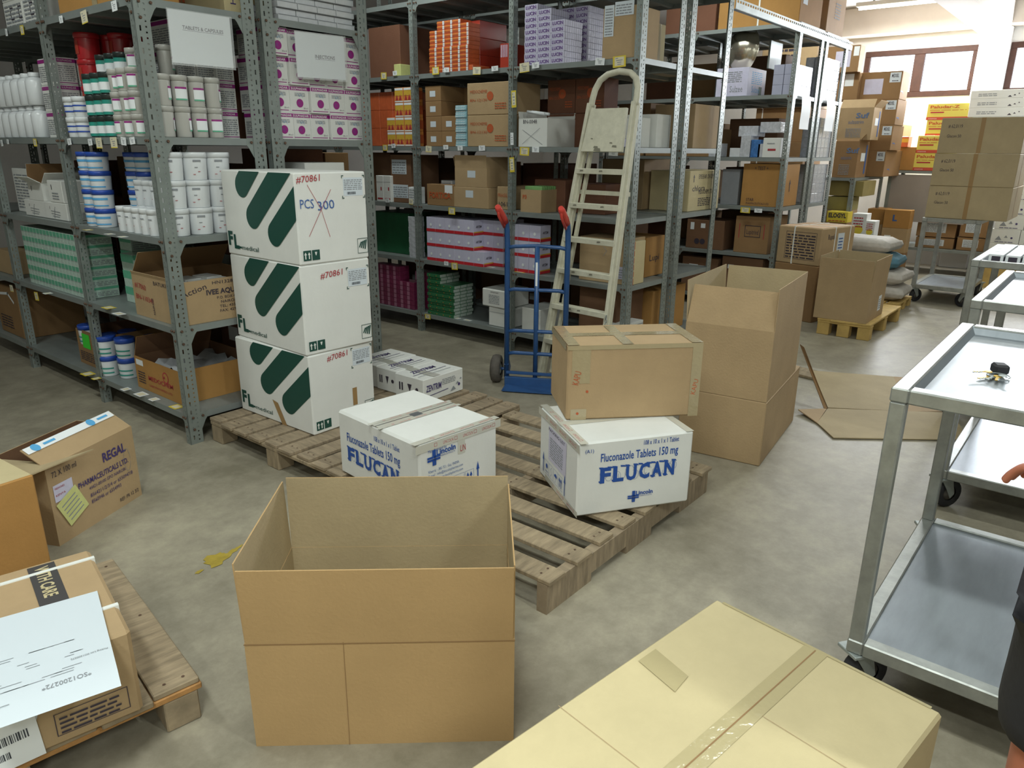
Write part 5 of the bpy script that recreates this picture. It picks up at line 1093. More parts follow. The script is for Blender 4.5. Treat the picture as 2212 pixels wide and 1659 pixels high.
stock('medicine_pack', xf+.18, 1080, 1100, 93, 140, .2, REDP2, 'pink and red striped bundle beside the rack post on the high shelf', M4, D=lambda w, d, h: [('r', 'L', d*.1+d*.2*k, h*.5, d*.2+d*.2*k, h*.95, LIL) for k in range(4)])
# LUCIN packs
b = MB(); lw, ld, lh = .22, .118, .040; b.box(0, 0, 0, lw, ld, lh, LIL, None, .0015)
for dc in (('t', 'L', .012, .01, .0225, 'LUCIN', PURP, {'bold': .03, 'w': .092}),): decal(b, dc, lw, ld, lh)
for k in range(8): decal(b, ('r', 'F', .008+.027*k, .001, .011+.027*k, .0405, INKT), lw, ld, lh)
lp = b.done('medicine_pack'); yA = on(1218, 130, x=xf).y
place_all(lp, [(xf, yA+.12*i+.002*((k*3) % 2), M4+.0405*k, 0) for i in range(3) for k in range((7, 9, 10)[i])], 'lilac-white pack with bold violet word in the front stack by the rack post', 'box', 'lilac-white packs, front stack')
yB = on(1268, 100, x=xf+.26).y
place_all(copy_tree(lp), [(xf+.27, yB+.12*i, M4+.0405*k, 0) for i in range(3) for k in range(10)], 'lilac-white pack with violet word in the rear stack beside the labelled tan carton', 'box', 'lilac-white packs, rear stack')
lpb = stock('carton', xf, 1300, 1372, 10, 122, .3, K1, 'tan carton with two white paper labels on the high shelf beside the lilac-white packs', M4, parts=[('shipping_label', 'white paper label', [('r', 'L', .01, .14, .085, .33, PAPB), ('n', 'L', .018, .15, .075, .32, 10, INKT)]), ('shipping_label', 'white paper label', [('r', 'L', .09, .26, .235, .345, PAPB), ('n', 'L', .1, .27, .22, .335, 4, INKT)])])
stocky('carton', MY+.12, 1402, 1434, 45, 128, .3, K3, 'narrow taped pale carton standing at the high shelf end', M4, D=lambda w, d, h: [('r', 'F', w*.35, 0, w*.7, h, TAPEC)])
# shelf 3
b = MB(); b.box(0, 0, 0, .25, .17, .15, ORP, None, .003); place_all(b.done('medicine_pack'), [(xf+.05, 5.0+.175*i, M3+.151*k, 0) for i in range(4) for k in range(3)], 'plain orange carton stacked behind the yellow flame packs', 'box', 'plain orange cartons')
b = MB(); pw_, pd, ph = .12, .108, .118; b.box(0, 0, 0, pw_, pd, ph, ORL, None, .002)
for dc in (('r', 'L', .004, ph*.45, pd-.004, ph*.8, GOLD), ('p', 'L', [(.014, .018), (.046, .018), (.03, .066)], INKR), ('p', 'L', [(.056, .018), (.09, .018), (.073, .066)], INKR), ('r', 'L', .004, ph*.82, pd-.004, ph*.97, PAP), ('r', 'L', .002, .003, pd-.002, .012, PAP), ('r', 'F', .0, ph*.2, pw_, ph*.8, INKO)): decal(b, dc, pw_, pd, ph)
place_all(b.done('medicine_pack'), [(xf, 4.87+.112*i, M3+.119*k, 0) for (i, n) in ((0, 4), (1, 4), (2, 2)) for k in range(n)], 'yellow-orange wrapped pack with red flame marks left of the post', 'box', 'yellow flame packs')
b = MB(); cw, cd, chh = .38, .18, .118; b.box(0, 0, 0, cw, cd, chh, K5, None, .003); decal(b, ('r', 'L', .055, .035, .12, .08, PAPB), cw, cd, chh)
place_all(b.done('carton'), [(xf+.02, 4.555-.0+.0, M3+.1185*k, 0) for k in range(4)] + [(xf+.02, 4.373, M3+.1185*k, 0) for k in range(2)] + [(xf+.3, 4.373, M3+.1185*k, 0) for k in (2, 3)], 'small brown carton with a square white label on the shelf above eye level', 'box', 'brown cartons with square labels')
b = MB(); b.box(0, 0, 0, .1, .12, .018, CYAN, None, .001); decal(b, ('n', 'L', .005, .003, .11, .014, 2, PAP), .1, .12, .018); b_ = b.done('flat_pack'); b_.data.materials[0] = mat('pale_blue_pack', '#8fb9c4', .5, var=.05)
place_all(b_, [(xf-.01+.003*(k % 3), 4.245, M3+.0185*k, 0) for k in range(17)], 'thin pale blue pack in a leaning stack beside the labelled brown cartons', 'box', 'pale blue packs')
for k, (t, bt_) in enumerate(((247, 313), (180, 246))):
    loc, d, h = bx(xf, 1010, 1101, 247, 313, M3); zz = M3 + k*(h+.002)
    carton('carton', (xf, loc[1], zz), .38, d, h, K1, printed(.38, d, h), 0, ('lower', 'upper')[k]+' big tan carton with red round emblem beside the pale blue packs', 'box', 'tan cartons with red emblem', .004)
for k in range(2):
    for i in range(2): carton('carton', (xf+.375-.16*(i == 1)*0, 3.2+.265*i, M3+.25*k), .2, .26, .248, K7, printed(.3, .26, .248) if k else [], 0, 'dark red-brown carton standing behind the white BN carton', 'box', 'dark red-brown cartons')
loc, d, h = bx(xf+.01, 1120, 1181, 255, 318, M3)
open_carton('open_carton', loc, .36, d, h, WHT, 0, 'white open carton marked BN-0048 with a pen cross', inner=WHT, flaps=[('R', .05, 20), ('B', .05, 10)], decals=[('t', 'L', .045, h*.82, .028, 'BN-0048', INKD, {'w': .13}), ('l', 'L', [(.04, h*.6), (d*.85, h*.08)], .003, INKT), ('l', 'L', [(d*.75, h*.65), (.04, h*.1)], .003, INKT)])
for (q, lb) in (((.0, .0), 'a'), ((.02, .03), 'b')):
    b = MB(); b.tube([(0, 0, 0), (.02, -.15, -.02)], .011, TUBW, n=10); tag(b.done('rolled_tube', None, (xf+.05+q[1], 3.71-q[0]-.04, loc[2]+h+.05)), 'white rolled paper tube lying on the white BN carton, %s one' % ('left' if lb == 'a' else 'right'), 'tube')
stocky('carton', MY+.1, 1384, 1402, 254, 322, .25, WHT, 'narrow white carton on the shelf end beside the taller one', M3); stocky('carton', MY+.06, 1416, 1445, 246, 325, .25, WHT, 'tall white carton on the shelf end between the posts', M3)
stocky('carton', MY+.5, 1400, 1478, 222, 322, .3, K5, 'orange-brown carton behind the tall white carton', M3)
stock('carton', xf+.1, 1262, 1300, 240, 322, .3, K4, 'yellowish carton behind the ladder platform', M3); stock('carton', xf+.02, 1297, 1345, 300, 322, .3, LIL, 'low pinkish white box behind the ladder platform', M3)
# shelf 2
w_ = bx(xf, 812, 845, 380, 425, M2)
for i in range(2): carton('carton', (xf-.0, w_[0][1]+.1*i, M2), .2, .098, w_[2], WHT, [('r', 'L', .06, .1, .075, .13, INKR), ('r', 'L', .015, .02, .085, .034, INKR), ('r', 'L', .002, w_[2]*.75, .096, w_[2]*.76, INKT)], 0, 'white carton with red marks left of the post, at eye level', 'box', 'white cartons with red marks')
stock('carton', xf+.03, 846, 889, 335, 425, .35, K6, 'tall dark brown carton with two pale labels', M2, D=lambda w, d, h: [('r', 'L', .02, h*.1, d*.85, h*.38, PAPB), ('r', 'L', .02, h*.6, d*.8, h*.9, PAPB), ('n', 'L', .03, h*.12, d*.8, h*.36, 5, INKT), ('n', 'L', .03, h*.62, d*.75, h*.88, 5, INKT)])
stock('carton', xf+.08, 806, 845, 330, 425, .35, K6, 'dark carton behind the white cartons with red marks', M2)
stock('small_box', xf-.01, 883, 901, 405, 436, .1, PAP, 'small white stack standing on the shelf edge by the post', M2, D=lambda w, d, h: [('n', 'L', .01, .01, d*.9, h*.95, 6, INKT)])
stock('carton', xf+.01, 923, 981, 400, 443, .35, K5, 'brown carton with red square print, left on the eye-level shelf', M2, D=lambda w, d, h: [('t', 'L', .03, h*.35, h*.28, 'FORTICA', INKO, {'w': d*.8, 'bold': .03}), ('r', 'L', d*.67, h*.6, d*.95, h*.98, PAP)])
stock('small_box', xf+.15, 925, 948, 380, 402, .15, SILV, 'silvery box resting on the red printed carton', M2+.15) if False else carton('small_box', (xf+.1, 4.52, M2+.152), .15, .13, .055, WSH, [('n', 'L', .01, .01, .12, .04, 3, INKT)], 0, 'silvery white box resting on the red printed brown carton')
stock('carton', xf+.01, 981, 1055, 407, 452, .4, K1, 'closed tan carton with white label under the opened one', M2, D=lambda w, d, h: [('r', 'L', d*.35, h*.5, d*.57, h*.85, PAPB)])
loc, d, h = bx(xf+.01, 981, 1055, 407, 452, M2)
open_carton('open_carton', (xf+.015, loc[1]+.02, M2+h+.003), .34, d-.03, .15, K1, R(0), 'opened tan carton with raised front flap and white label', inner=K5, flaps=[('L', .1, 4, .0, K1), ('F', .09, -12, 0, K1), ('B', .09, 15)], decals=[('r', 'L', d*.37, .075, d*.6, .13, PAPB)])
stock('carton', xf+.06, 1074, 1100, 404, 452, .35, K1, 'tan carton with red fragile print beside the post', M2, D=lambda w, d, h: [('t', 'L', .01, h*.55, h*.16, 'FRAGILE', INKO, {'w': d*.9}), ('t', 'L', .02, h*.15, h*.2, '1061', INKD, {'w': d*.7})])
stock('carton', xf+.3, 1068, 1085, 350, 420, .25, K6, 'dim brown carton in the back of the eye-level shelf', M2)
oc = bx(xf+.02, 1122, 1146, 405, 458, M2)
open_carton('open_carton', (xf+.02, 3.50, M2), .48, .2, .17, K1, 0, 'tan carton filled with small green packets', inner=K5, flaps=[], decals=[('t', 'L', .02, .1, .03, 'P3', INKO, {'bold': .03}), ('c', 'F', .25, .11, .025, INKO)])
b = MB(); b.box(0, 0, 0, .02, .17, .06, mat('pale_green_packet', '#7fae6c', .6, var=.1), None, .002)
place_all(b.done('packet'), [(xf+.04+.027*i, 3.51, M2+.135, R(-2+(i % 3)*2)) for i in range(16)], 'thin pale green packet standing in the tan carton', 'packet', 'green packets in the tan carton')
for i in range(2): carton('carton', (xf+.22, 3.42-.37*i, M2), .33, .3, .24-.02*i, K7, [], 0, 'dim red-brown carton far back on the eye-level shelf, behind the ladder', 'box', 'dim cartons at the back')
stocky('carton', MY+.42, 1385, 1460, 345, 470, .4, K1, 'large plain tan carton at the shelf end between the posts', M2)
# shelf 1: white boxes with red bands
b = MB(); ww, wd, wh = .135, .11, .1245; b.box(0, 0, 0, ww, wd, wh, LIL, None, .0015)
for dc in (('r', 'L', 0, .001, wd, .026, REDB), ('r', 'F', 0, .001, ww, .022, REDB), ('p', 'F', [(0, .022), (ww, .022), (ww, .032), (0, .030)], GOLD), ('t', 'F', .025, .06, .02, 'ARTEM', INKD, {'bold': .01, 'w': .07, 'it': .2}), ('c', 'L', wd*.5, .06, .012, PAP)): decal(b, dc, ww, wd, wh)
spots = []
for k in range(3):
    for i in range(7):
        for j in range(2): spots.append((xf+.137*j+(.0 if i > (1 if k else 0) else .12), 3.96+.1115*i, M1+.1255*k, 0))
for k in range(3):
    for i in range(3): spots.append((xf+.02, 3.50+.113*i, M1+.1255*k, 0))
place_all(b.done('medicine_carton'), spots, 'white medicine carton with red base band stacked on the second lowest shelf', 'box', 'white cartons with red bands')
stock('carton', xf+.1, 812, 885, 462, 540, .35, GRD, 'dark green carton on the second lowest shelf, half hidden by the green-striped stack', M1)
b = MB(); b.box(0, 0, 0, .1, .1, .045, SILV, None, .002); place_all(b.done('medicine_pack'), [(xf-.0, 4.87+(.004*(k % 2)), M1+.0455*k, 0) for k in range(8)], 'silver wrapped pack in the column beside the post', 'box', 'silver packs by the post')
cb = stock('carton', xf+.05, 1250, 1345, 518, 600, .3, K1, 'tan carton with pink label seen through the ladder steps', M1, D=lambda w, d, h: [('t', 'L', .02, h*.86, .022, 'QUINOLINE', INKD, {'w': .13}), ('l', 'L', [(d*.55, h*.8), (d*.62, h*.72), (d*.55, h*.6)], .003, INKT)], parts=[('shipping_label', 'pinkish white label', [('r', 'L', .28, .04, .42, .13, LIL), ('n', 'L', .29, .05, .4, .12, 4, INKT)])])
stocky('carton', MY+.02, 1360, 1390, 525, 605, .045, K3, 'pale carton end with orange striped tape at the rack corner', M1, D=lambda w, d, h: [('r', 'F', .01, 0, .05, h, INKO)] + [('p', 'F', [(.01, .03+.05*k), (.05, .05+.05*k), (.05, .062+.05*k), (.01, .042+.05*k)], K3) for k in range(5)])
stocky('carton', MY+.12, 1393, 1432, 515, 585, .3, K4, 'orange-brown carton with dark print behind the striped tape carton', M1, D=lambda w, d, h: [('t', 'F', w*.2, h*.4, .05, 'Lupi', INKD, {'w': w*.5})])
# shelf 0
b = MB(); b.box(0, 0, 0, .25, .08, .028, GRP, None, .0015)
for k in range(3): decal(b, ('r', 'F', .004+.082*k, .002, .082+.082*k-.002, .026, GRE), .25, .08, .028)
decal(b, ('r', 'L', .035, .01, .042, .018, ORL), .25, .08, .028); b.data = None if False else None
place_all(b.done('flat_pack'), [(xf+.0+(.012*(k % 2)), 4.43+.081*i+.0*k, M0+.0285*k, 0) for i in range(4) for k in range((10, 10, 13, 13)[i])], 'green medicine pack with white end squares on the lowest shelf', 'box', 'green packs on the lowest shelf')
b = MB(); b.box(0, 0, 0, .12, .09, .042, MGP, None, .002); decal(b, ('r', 'L', .0, .002, .035, .04, MGL), .12, .09, .042)
place_all(b.done('medicine_pack'), [(xf+.02, 4.95+.091*i, M0+.0425*k, 0) for i in range(6) for k in range((6, 6, 9, 9, 9, 9)[i])] + [(xf+.15, 4.88+.091*i, M0+.0425*k, 0) for i in range(2) for k in range(8)], 'magenta pack stacked in the dim lowest shelf left of the post', 'box', 'magenta packs')
carton('carton', (xf+.02, 3.80, M0), .33, .235, .16, WHT, [('l', 'L', [(0, .12), (.235, .12)], .003, INKT)], 0, 'lower white carton on the lowest shelf behind the hand truck', 'box', None, .006)
cw2 = carton('carton', (xf+.0, 3.83, M0+.165), .3, .27, .15, WHT, [('n', 'L', .08, .03, .2, .11, 6, INKT), ('t', 'L', .1, .12, .012, 'IMPORTANT', INKD, {'w': .09})], R(-2), 'upper white carton, slightly tilted, behind the hand truck', 'box', None, .008)
carton('carton', (xf+.04, 3.5, M0), .3, .19, .2, WHT, [], 0, 'white carton on the lowest shelf between hand truck and ladder')
b = MB(); b.box(0, 0, 0, .14, .16, .062, WHT, None, .002); decal(b, ('n', 'F', .01, .01, .13, .05, 3, INKT), .14, .16, .062)
place_all(b.done('small_box'), [(4.66+.145*i, MY+.05, M0+.0625*k, 0) for i in range(2) for k in range(3)], 'flat white box stacked at the corner of the lowest shelf', 'box', 'flat white boxes at the rack corner')
stocky('carton', MY+.1, 1406, 1474, 632, 705, .3, K4, 'yellowish carton end on the lowest shelf at the rack corner', M0)
stock('carton', xf+.1, 1250, 1330, 622, 690, .4, K6, 'dim brown carton behind the lower ladder steps', M0)
# ------------------------------------------------------------------ second row of the middle block
def ink(fc, lines, col=INKD): return [('t', fc, a, b, h, s, col, {'w': w}) for (a, b, h, s, w) in lines]
stocky('carton', MY+.08, 1495, 1548, 223, 328, .35, K1, 'large plain tan carton on the second row shelf, between two post pairs', M3)
stocky('carton', MY+.05, 1484, 1548, 370, 468, .35, K3, 'tan carton printed EYE / EAR DROPS with arrows', M2, D=lambda w, d, h: ink('F', [(w*.28, h*.8, .035, 'EYE/EAR DROPS', w*.5), (w*.1, h*.5, .045, 'chlora', w*.4), (w*.3, h*.42, .035, 'MEDOCHEM LTD', w*.45)]) + [('n', 'F', w*.3, h*.12, w*.7, h*.34, 5, INKD)] + arrow('F', w*.13, h*.72, .06, INKD, .4) + arrow('F', w*.88, h*.72, .06, INKD, .4))
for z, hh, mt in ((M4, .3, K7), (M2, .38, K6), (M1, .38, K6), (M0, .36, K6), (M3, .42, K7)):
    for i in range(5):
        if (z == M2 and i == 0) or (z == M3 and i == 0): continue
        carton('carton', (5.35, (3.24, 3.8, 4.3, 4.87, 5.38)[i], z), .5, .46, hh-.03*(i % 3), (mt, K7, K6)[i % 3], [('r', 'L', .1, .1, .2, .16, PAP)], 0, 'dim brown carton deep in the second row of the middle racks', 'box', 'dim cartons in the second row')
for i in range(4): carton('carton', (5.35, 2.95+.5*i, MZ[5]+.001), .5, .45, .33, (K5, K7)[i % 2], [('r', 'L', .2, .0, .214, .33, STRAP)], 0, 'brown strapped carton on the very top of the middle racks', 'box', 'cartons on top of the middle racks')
# ------------------------------------------------------------------ far racks C
C0, C1, C2, C3, C4, C5 = [z+.001 for z in CZ]; cx = 7.50
stock('carton', cx, 1545, 1613, 145, 205, .45, LIL, 'white printed carton under the steel bowl on the far rack', C4, D=lambda w, d, h: [('n', 'L', .05, h*.5, d*.8, h*.9, 6, INKT), ('t', 'L', d*.45, h*.15, .06, 'Sulzee', INKT, {'w': d*.4}), ('t', 'F', .1, h*.15, .06, 'Sulzee', CYAN, {'w': .2}), ('n', 'F', .08, h*.45, .35, h*.9, 7, CYAN), ('r', 'F', .28, .02, .36, .1, INKG)])
b = MB(); prof = [(.01, 0), (.1, .01), (.19, .06), (.235, .14), (.25, .2), (.27, .205), (.27, .209), (.248, .206), (.23, .14), (.185, .066), (.1, .016), (.01, .006)]
bo = MB(); bo.lathe(prof, CHROME, Matrix.Translation((0, 0, .216)) @ Matrix.Rotation(R(60), 4, 'Z') @ Matrix.Rotation(R(97), 4, 'X') @ Matrix.Scale(.8, 4) @ Matrix.Translation((0, 0, -.1)), 40, False)
loc, d, h = bx(cx, 1545, 1613, 145, 205, C4); c = on(1598, 120, x=7.72)
tag(bo.done('steel_bowl', None, (7.66, c.y, C4+h-.03)), 'big polished steel bowl lying on its side on a white carton of the far rack', 'bowl')
b = MB(); b.box(0, 0, 0, .32, .02, .26, STEEL, None, .004); tag(b.done('metal_lid', None, (7.75, c.y-.3, C4+h+.001)), 'flat grey lid standing beside the steel bowl', 'lid')
b = MB(); b.box(0, 0, 0, .11, .085, .1, SILV, None, .003); sv = b.done('foil_pack')
def ring(x, n, m_, z, lb, g, y=MY+.03): place_all(copy_tree(sv), [(x+.115*i, y+.09*j, z+.101*k, 0) for i in range(n) for j in range(2) for k in range(m_)], lb, 'pack', g)
b = MB(); b.box(0, 0, 0, .12, .1, .09, mat('grey_lilac_pack', '#a9abc0', .4, var=.06, coat=.2), None, .002); gp = b.done('medicine_pack')
place_all(gp, [(cx+.03+.122*i, MY+.03+.105*j, C4+.091*k, 0) for i in range(4) for j in range(2) for k in range(3)], 'grey-lilac pack behind the hanging paper sheets', 'pack', 'grey-lilac packs')
ring(8.3, 5, 4, C4, 'glittering foil wrapped pack high on the far rack by the windows', 'foil packs on the high far shelf')
ring(8.45, 4, 4, C3, 'foil wrapped pack on the far rack above the blue ones', 'foil packs on the middle far shelf'); ring(8.45, 4, 4, C2, 'foil wrapped pack with blue print on the lower far shelf', 'foil packs on the lower far shelf')
bpk = mat('blue_foil_pack', '#4d7fc0', .25, .2, var=.3, scale=30, coat=.5)
for (L_, C_, t_, b_2, mt, lb) in ((1635, 1652, 311, 340, SILV, 'silver wrapped block beside the blue print block'), (1597, 1618, 292, 340, SILV, 'short silver wrapped block on the far rack edge'), (1620, 1640, 302, 340, bpk, 'blue printed wrapped block on the far rack edge'), (1530, 1552, 310, 339, SILV, 'silver wrapped tub left on the far rack shelf'), (1575, 1597, 320, 339, WSH, 'low white wrapped block on the far rack')):
    stock('medicine_pack', cx+.01, L_, C_, t_, b_2, .2, mt, lb, C3)
stock('carton', cx-.02, 1645, 1683, 298, 342, .2, WHT, 'white carton with red print on the far rack shelf', C3, D=lambda w, d, h: [('r', 'L', d*.3, h*.35, d*.75, h*.45, INKR), ('n', 'L', d*.25, h*.7, d*.7, h*.8, 1, INKT)])
b = MB(); b.box(0, 0, 0, .2, .2, .1, SILV, None, .003); place_all(b.done('medicine_pack'), [(cx+.05, 2.80, C3+.235, 0), (cx+.05, 3.02, C3+.20, 0)], 'silver wrapped bundle resting above the white red-print carton', 'pack', 'silver bundles')
stock('carton', cx+.01, 1598, 1681, 355, 447, .5, K4, 'orange-brown carton with dark print on the far rack, eye-level', C2, D=lambda w, d, h: ink('L', [(d*.3, h*.86, .035, '+ TEST +', d*.35), (d*.15, h*.12, .03, 'STAR', d*.2), (d*.15, h*.04, .022, 'PHARMACEUTICALS LTD', d*.6)]) + arrow('F', .25, h*.35, .12, INKD, .3))
stock('carton', cx+.02, 1555, 1592, 366, 440, .3, mat('grey_bag', '#83868a', .5, var=.1), 'grey wrapped stack left of the orange-brown carton', C2)
stock('carton', cx+.01, 1583, 1656, 470, 545, .5, K5, 'brown carton with black framed print on the far rack', C1, D=lambda w, d, h: [('t', 'L', d*.35, h*.52, .05, 'Lupitrind', INKD, {'w': d*.35})] + [('l', 'L', [(d*.3, h*.45), (d*.75, h*.45), (d*.75, h*.75), (d*.3, h*.75), (d*.3, h*.45)], .006, INKD), ('r', 'L', d*.12, h*.4, d*.14, h*.8, INKR), ('r', 'L', d*.85, h*.4, d*.87, h*.8, INKR)])
stock('carton', cx+.01, 1480, 1560, 478, 540, .4, K6, 'brown carton with white stickers on the far rack', C1, D=lambda w, d, h: [('r', 'L', d*.1, h*.65, d*.2, h*.9, PAP), ('r', 'L', d*.38, h*.72, d*.5, h*.88, PAP), ('c', 'L', d*.3, h*.25, .03, INKD), ('c', 'L', d*.45, h*.25, .03, INKD)])
stock('carton', cx+.01, 1470, 1546, 560, 620, .4, K6, 'dark brown stickered carton at the bottom of the far rack', C0, D=lambda w, d, h: [('r', 'L', d*.2, h*.6, d*.45, h*.8, PAP)])
stock('carton', cx+.01, 1553, 1640, 560, 640, .4, K6, 'brown carton with two white stickers at the bottom of the far rack', C0, D=lambda w, d, h: [('r', 'L', d*.15, h*.7, d*.3, h*.8, PAP), ('r', 'L', d*.65, h*.68, d*.8, h*.78, PAP)])
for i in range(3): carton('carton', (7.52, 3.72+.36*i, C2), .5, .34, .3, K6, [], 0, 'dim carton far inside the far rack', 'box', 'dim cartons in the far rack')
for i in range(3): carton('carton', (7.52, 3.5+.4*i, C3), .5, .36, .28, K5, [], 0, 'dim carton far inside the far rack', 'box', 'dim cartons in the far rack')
for (x, y, w, d, h, mt, lb) in ((7.5, 3.55, .6, .55, .4, K7, 'strapped red-brown carton on top of the far rack, left'), (7.5, 2.72, .6, .8, .55, K4, 'wide orange-brown carton on top of the far rack'), (8.28, 2.72, .55, .6, .52, KP, 'pinkish tan carton on top of the far rack'), (8.28, 3.4, .55, .6, .6, K5, 'brown carton behind the pinkish one on top of the far rack')):
    carton('carton', (x, y, C5), w, d, h, mt, [('r', 'L', d*.5, 0, d*.52, h, STRAP), ('r', 'F', w*.1, h*.3, w*.3, h*.6, PAPB)] if mt is not KP else [('n', 'F', w*.4, h*.3, w*.7, h*.6, 6, INKT)], 0, lb)
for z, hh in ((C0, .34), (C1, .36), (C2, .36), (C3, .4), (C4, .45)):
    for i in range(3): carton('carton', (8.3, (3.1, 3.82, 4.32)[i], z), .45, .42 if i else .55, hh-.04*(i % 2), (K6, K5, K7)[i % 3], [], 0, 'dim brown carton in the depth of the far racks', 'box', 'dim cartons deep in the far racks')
for (px, w, x_) in ((1745, .26, 7.78), (1797, .28, 8.55)):      # hanging sheets
    e = MB(); zt = CZ[4]-.0; vs = [(w*i/4, -.006*math.sin(j*.6)-.002*j, -.31*j/8) for j in range(9) for i in range(5)]
    e.add(vs, [(j*5+i, j*5+i+1, (j+1)*5+i+1, (j+1)*5+i) for j in range(8) for i in range(4)], PAP, None, True)
    tag(e.done('hanging_sheet', None, (x_-w/2+.0, MY-.02, zt)), 'white paper sheet hanging from the far rack, %s one' % ('left' if px == 1745 else 'right'), 'paper')
# ------------------------------------------------------------------ rack E by the windows and its cartons
RE = rack('shelving_rack', 'grey shelving rack end near the wooden windows carrying two open blue-printed cartons', 9.98, 11.35, [MY+.02, 3.9, 5.1], (.3, 1.30), 1.303)
def far(xf, L, C, Rr, top, bot, m, lb, z0=None, D=(), grp=None, topm=None, opn=False):
    loc, d, h = bx(xf, L, C, top, bot, z0); w = on(Rr, bot, y=loc[1]).x - xf; w = max(.2, min(w, 1.3)); D = D(w, d, h) if callable(D) else D
    if opn: return open_carton('open_carton', loc, w, d, h, m, 0, lb, inner=K5, flaps=[('L', .12, -35, 0, K2), ('F', .1, 40, 0, K2)], decals=D)
    return carton('carton', loc, w, d, h, m, D, 0, lb, 'box', grp, .004, (), topm)
sulf = lambda w, d, h: [('t', 'L', d*.5, h*.68, .06, 'Suf', INKF, {'bold': .03, 'w': .15}), ('t', 'L', d*.3, h*.5, .045, 'sulzotrim', INKF, {'w': d*.45}), ('n', 'L', d*.25, h*.08, d*.7, h*.38, 7, INKT), ('r', 'F', w*.3, h*.45, w*.7, h*.68, PAP), ('r', 'F', w*.72, h*.1, w*.85, h*.9, INKL)]
far(10.0, 1796, 1846, 1868, 305, 383, K5, 'lower open carton of the blue-printed pair near the windows', 1.302, sulf, None, None, True)
far(10.02, 1806, 1879, 1896, 232, 302, K1, 'upper open carton of the blue-printed pair near the windows', None, sulf, None, None, True)
def lab(w, d, h): return [('r', 'L', d*.72, h*.6, d*.97, h*.95, PAPB), ('t', 'L', d*.76, h*.78, .04, 'MEDISEL', INKD, {'w': d*.16, 'bold': .02}), ('n', 'L', d*.78, h*.64, d*.92, h*.7, 1, INKD), ('t', 'F', w*.3, h*.2, .1, 'J', INKL, {'rot': 90})]
zt = [153, 214, 270, 325, 384]; xs = [(1850, 1942, 1958), (1846, 1932, 1951), (1843, 1922, 1945), (1838, 1906, 1940)]
for i in range(4):
    L, C, Rr = xs[i]
    far(10.62, L, C, Rr, zt[i], zt[i+1], K5, ('topmost', 'second', 'third', 'lowest')[i] + ' labelled carton of the tall column under the window', 1.304 if i == 3 else None, (lambda w, d, h, i=i: lab(w, d, h) + ([('r', 'L', d*.15, h*.2, d*.58, h*.75, LIL)] if i == 0 else [])), 'labelled cartons under the window')
far(10.4, 1780, 1852, 1862, 97, 155, K5, 'big carton with paper label above the foil packs near the windows', None, lambda w, d, h: [('r', 'L', d*.3, h*.2, d*.75, h*.8, LIL), ('r', 'L', d*.82, h*.6, d*.98, h*.95, PAP)])
far(10.5, 1776, 1850, 1870, 156, 215, K5, 'brown carton with white sticker behind the end post by the windows', None, lambda w, d, h: [('r', 'L', d*.6, h*.5, d*.85, h*.95, PAP)])
for i, (zz, hh, mt, lb) in enumerate(((1.304, .42, K5, 'lowest'), (1.725, .42, K5, 'second'), (2.146, .42, K1, 'third'), (2.567, .3, K1, 'topmost'))):
    carton('carton', (10.1+.03*(i % 2), 3.4, zz), .7, .7, hh, mt, [('n', 'L', .2, .12, .5, .32, 3, INKD), ('r', 'L', .08, 0, .095, hh, STRAP)], 0, lb + ' printed carton of the pile seen through the far racks', 'box', 'printed cartons seen through the far racks')
# under shelf E
far(10.1, 1790, 1862, 1888, 392, 425, mat('olive_banded_carton', '#8a7c46', .6, var=.1), 'olive-banded tan carton under the window rack shelf', None); P1_ = far(10.1, 1785, 1836, 1852, 426, 455, mat('green_banded_carton', '#8f8650', .6, var=.1), 'green-banded carton below the olive one', None)
P2_ = far(9.9, 1784, 1829, 1838, 458, 482, YEL, 'small yellow carton with black lettering beside the strapped cartons', None, lambda w, d, h: [('t', 'L', d*.08, h*.45, h*.4, 'ELOGYL', INKD, {'w': d*.85, 'bold': .04}), ('n', 'L', d*.1, h*.1, d*.9, h*.3, 1, INKO)])
PW_ = []
for (a_, lb) in (((9.7, 1836, 1866, 1875, 462, 512), 'white carton with pink print behind the sacks, left one'), ((9.72, 1866, 1886, 1892, 478, 512), 'white carton with a round yellow sticker behind the sacks')):
    P3_ = PW_[len(PW_):] or far(*a_, WHT, lb, None, lambda w, d, h: [('n', 'L', d*.1, h*.4, d*.8, h*.9, 4, INKR), ('c', 'L', d*.5, h*.3, h*.2, YEL)]); PW_.append(P3_)
def prop(o, zb, lb):      # the cartons the stack stands on
    w, d = FOOT[o.name]; z = o.location.z; n = max(1, round((z-zb)/.3)); hh = (z-zb-.001)/n
    for i in range(n): carton('carton', (o.location.x, o.location.y, zb+.0005+hh*i), w, d, hh-.001, (K5, K1)[i % 2], [('r', 'L', .04, hh*.3, .12, hh*.7, PAP)], 0, lb % (('lower', 'upper') if n < 3 else ('lowest', 'middle', 'upper', 'highest'))[min(3, i)], 'box')
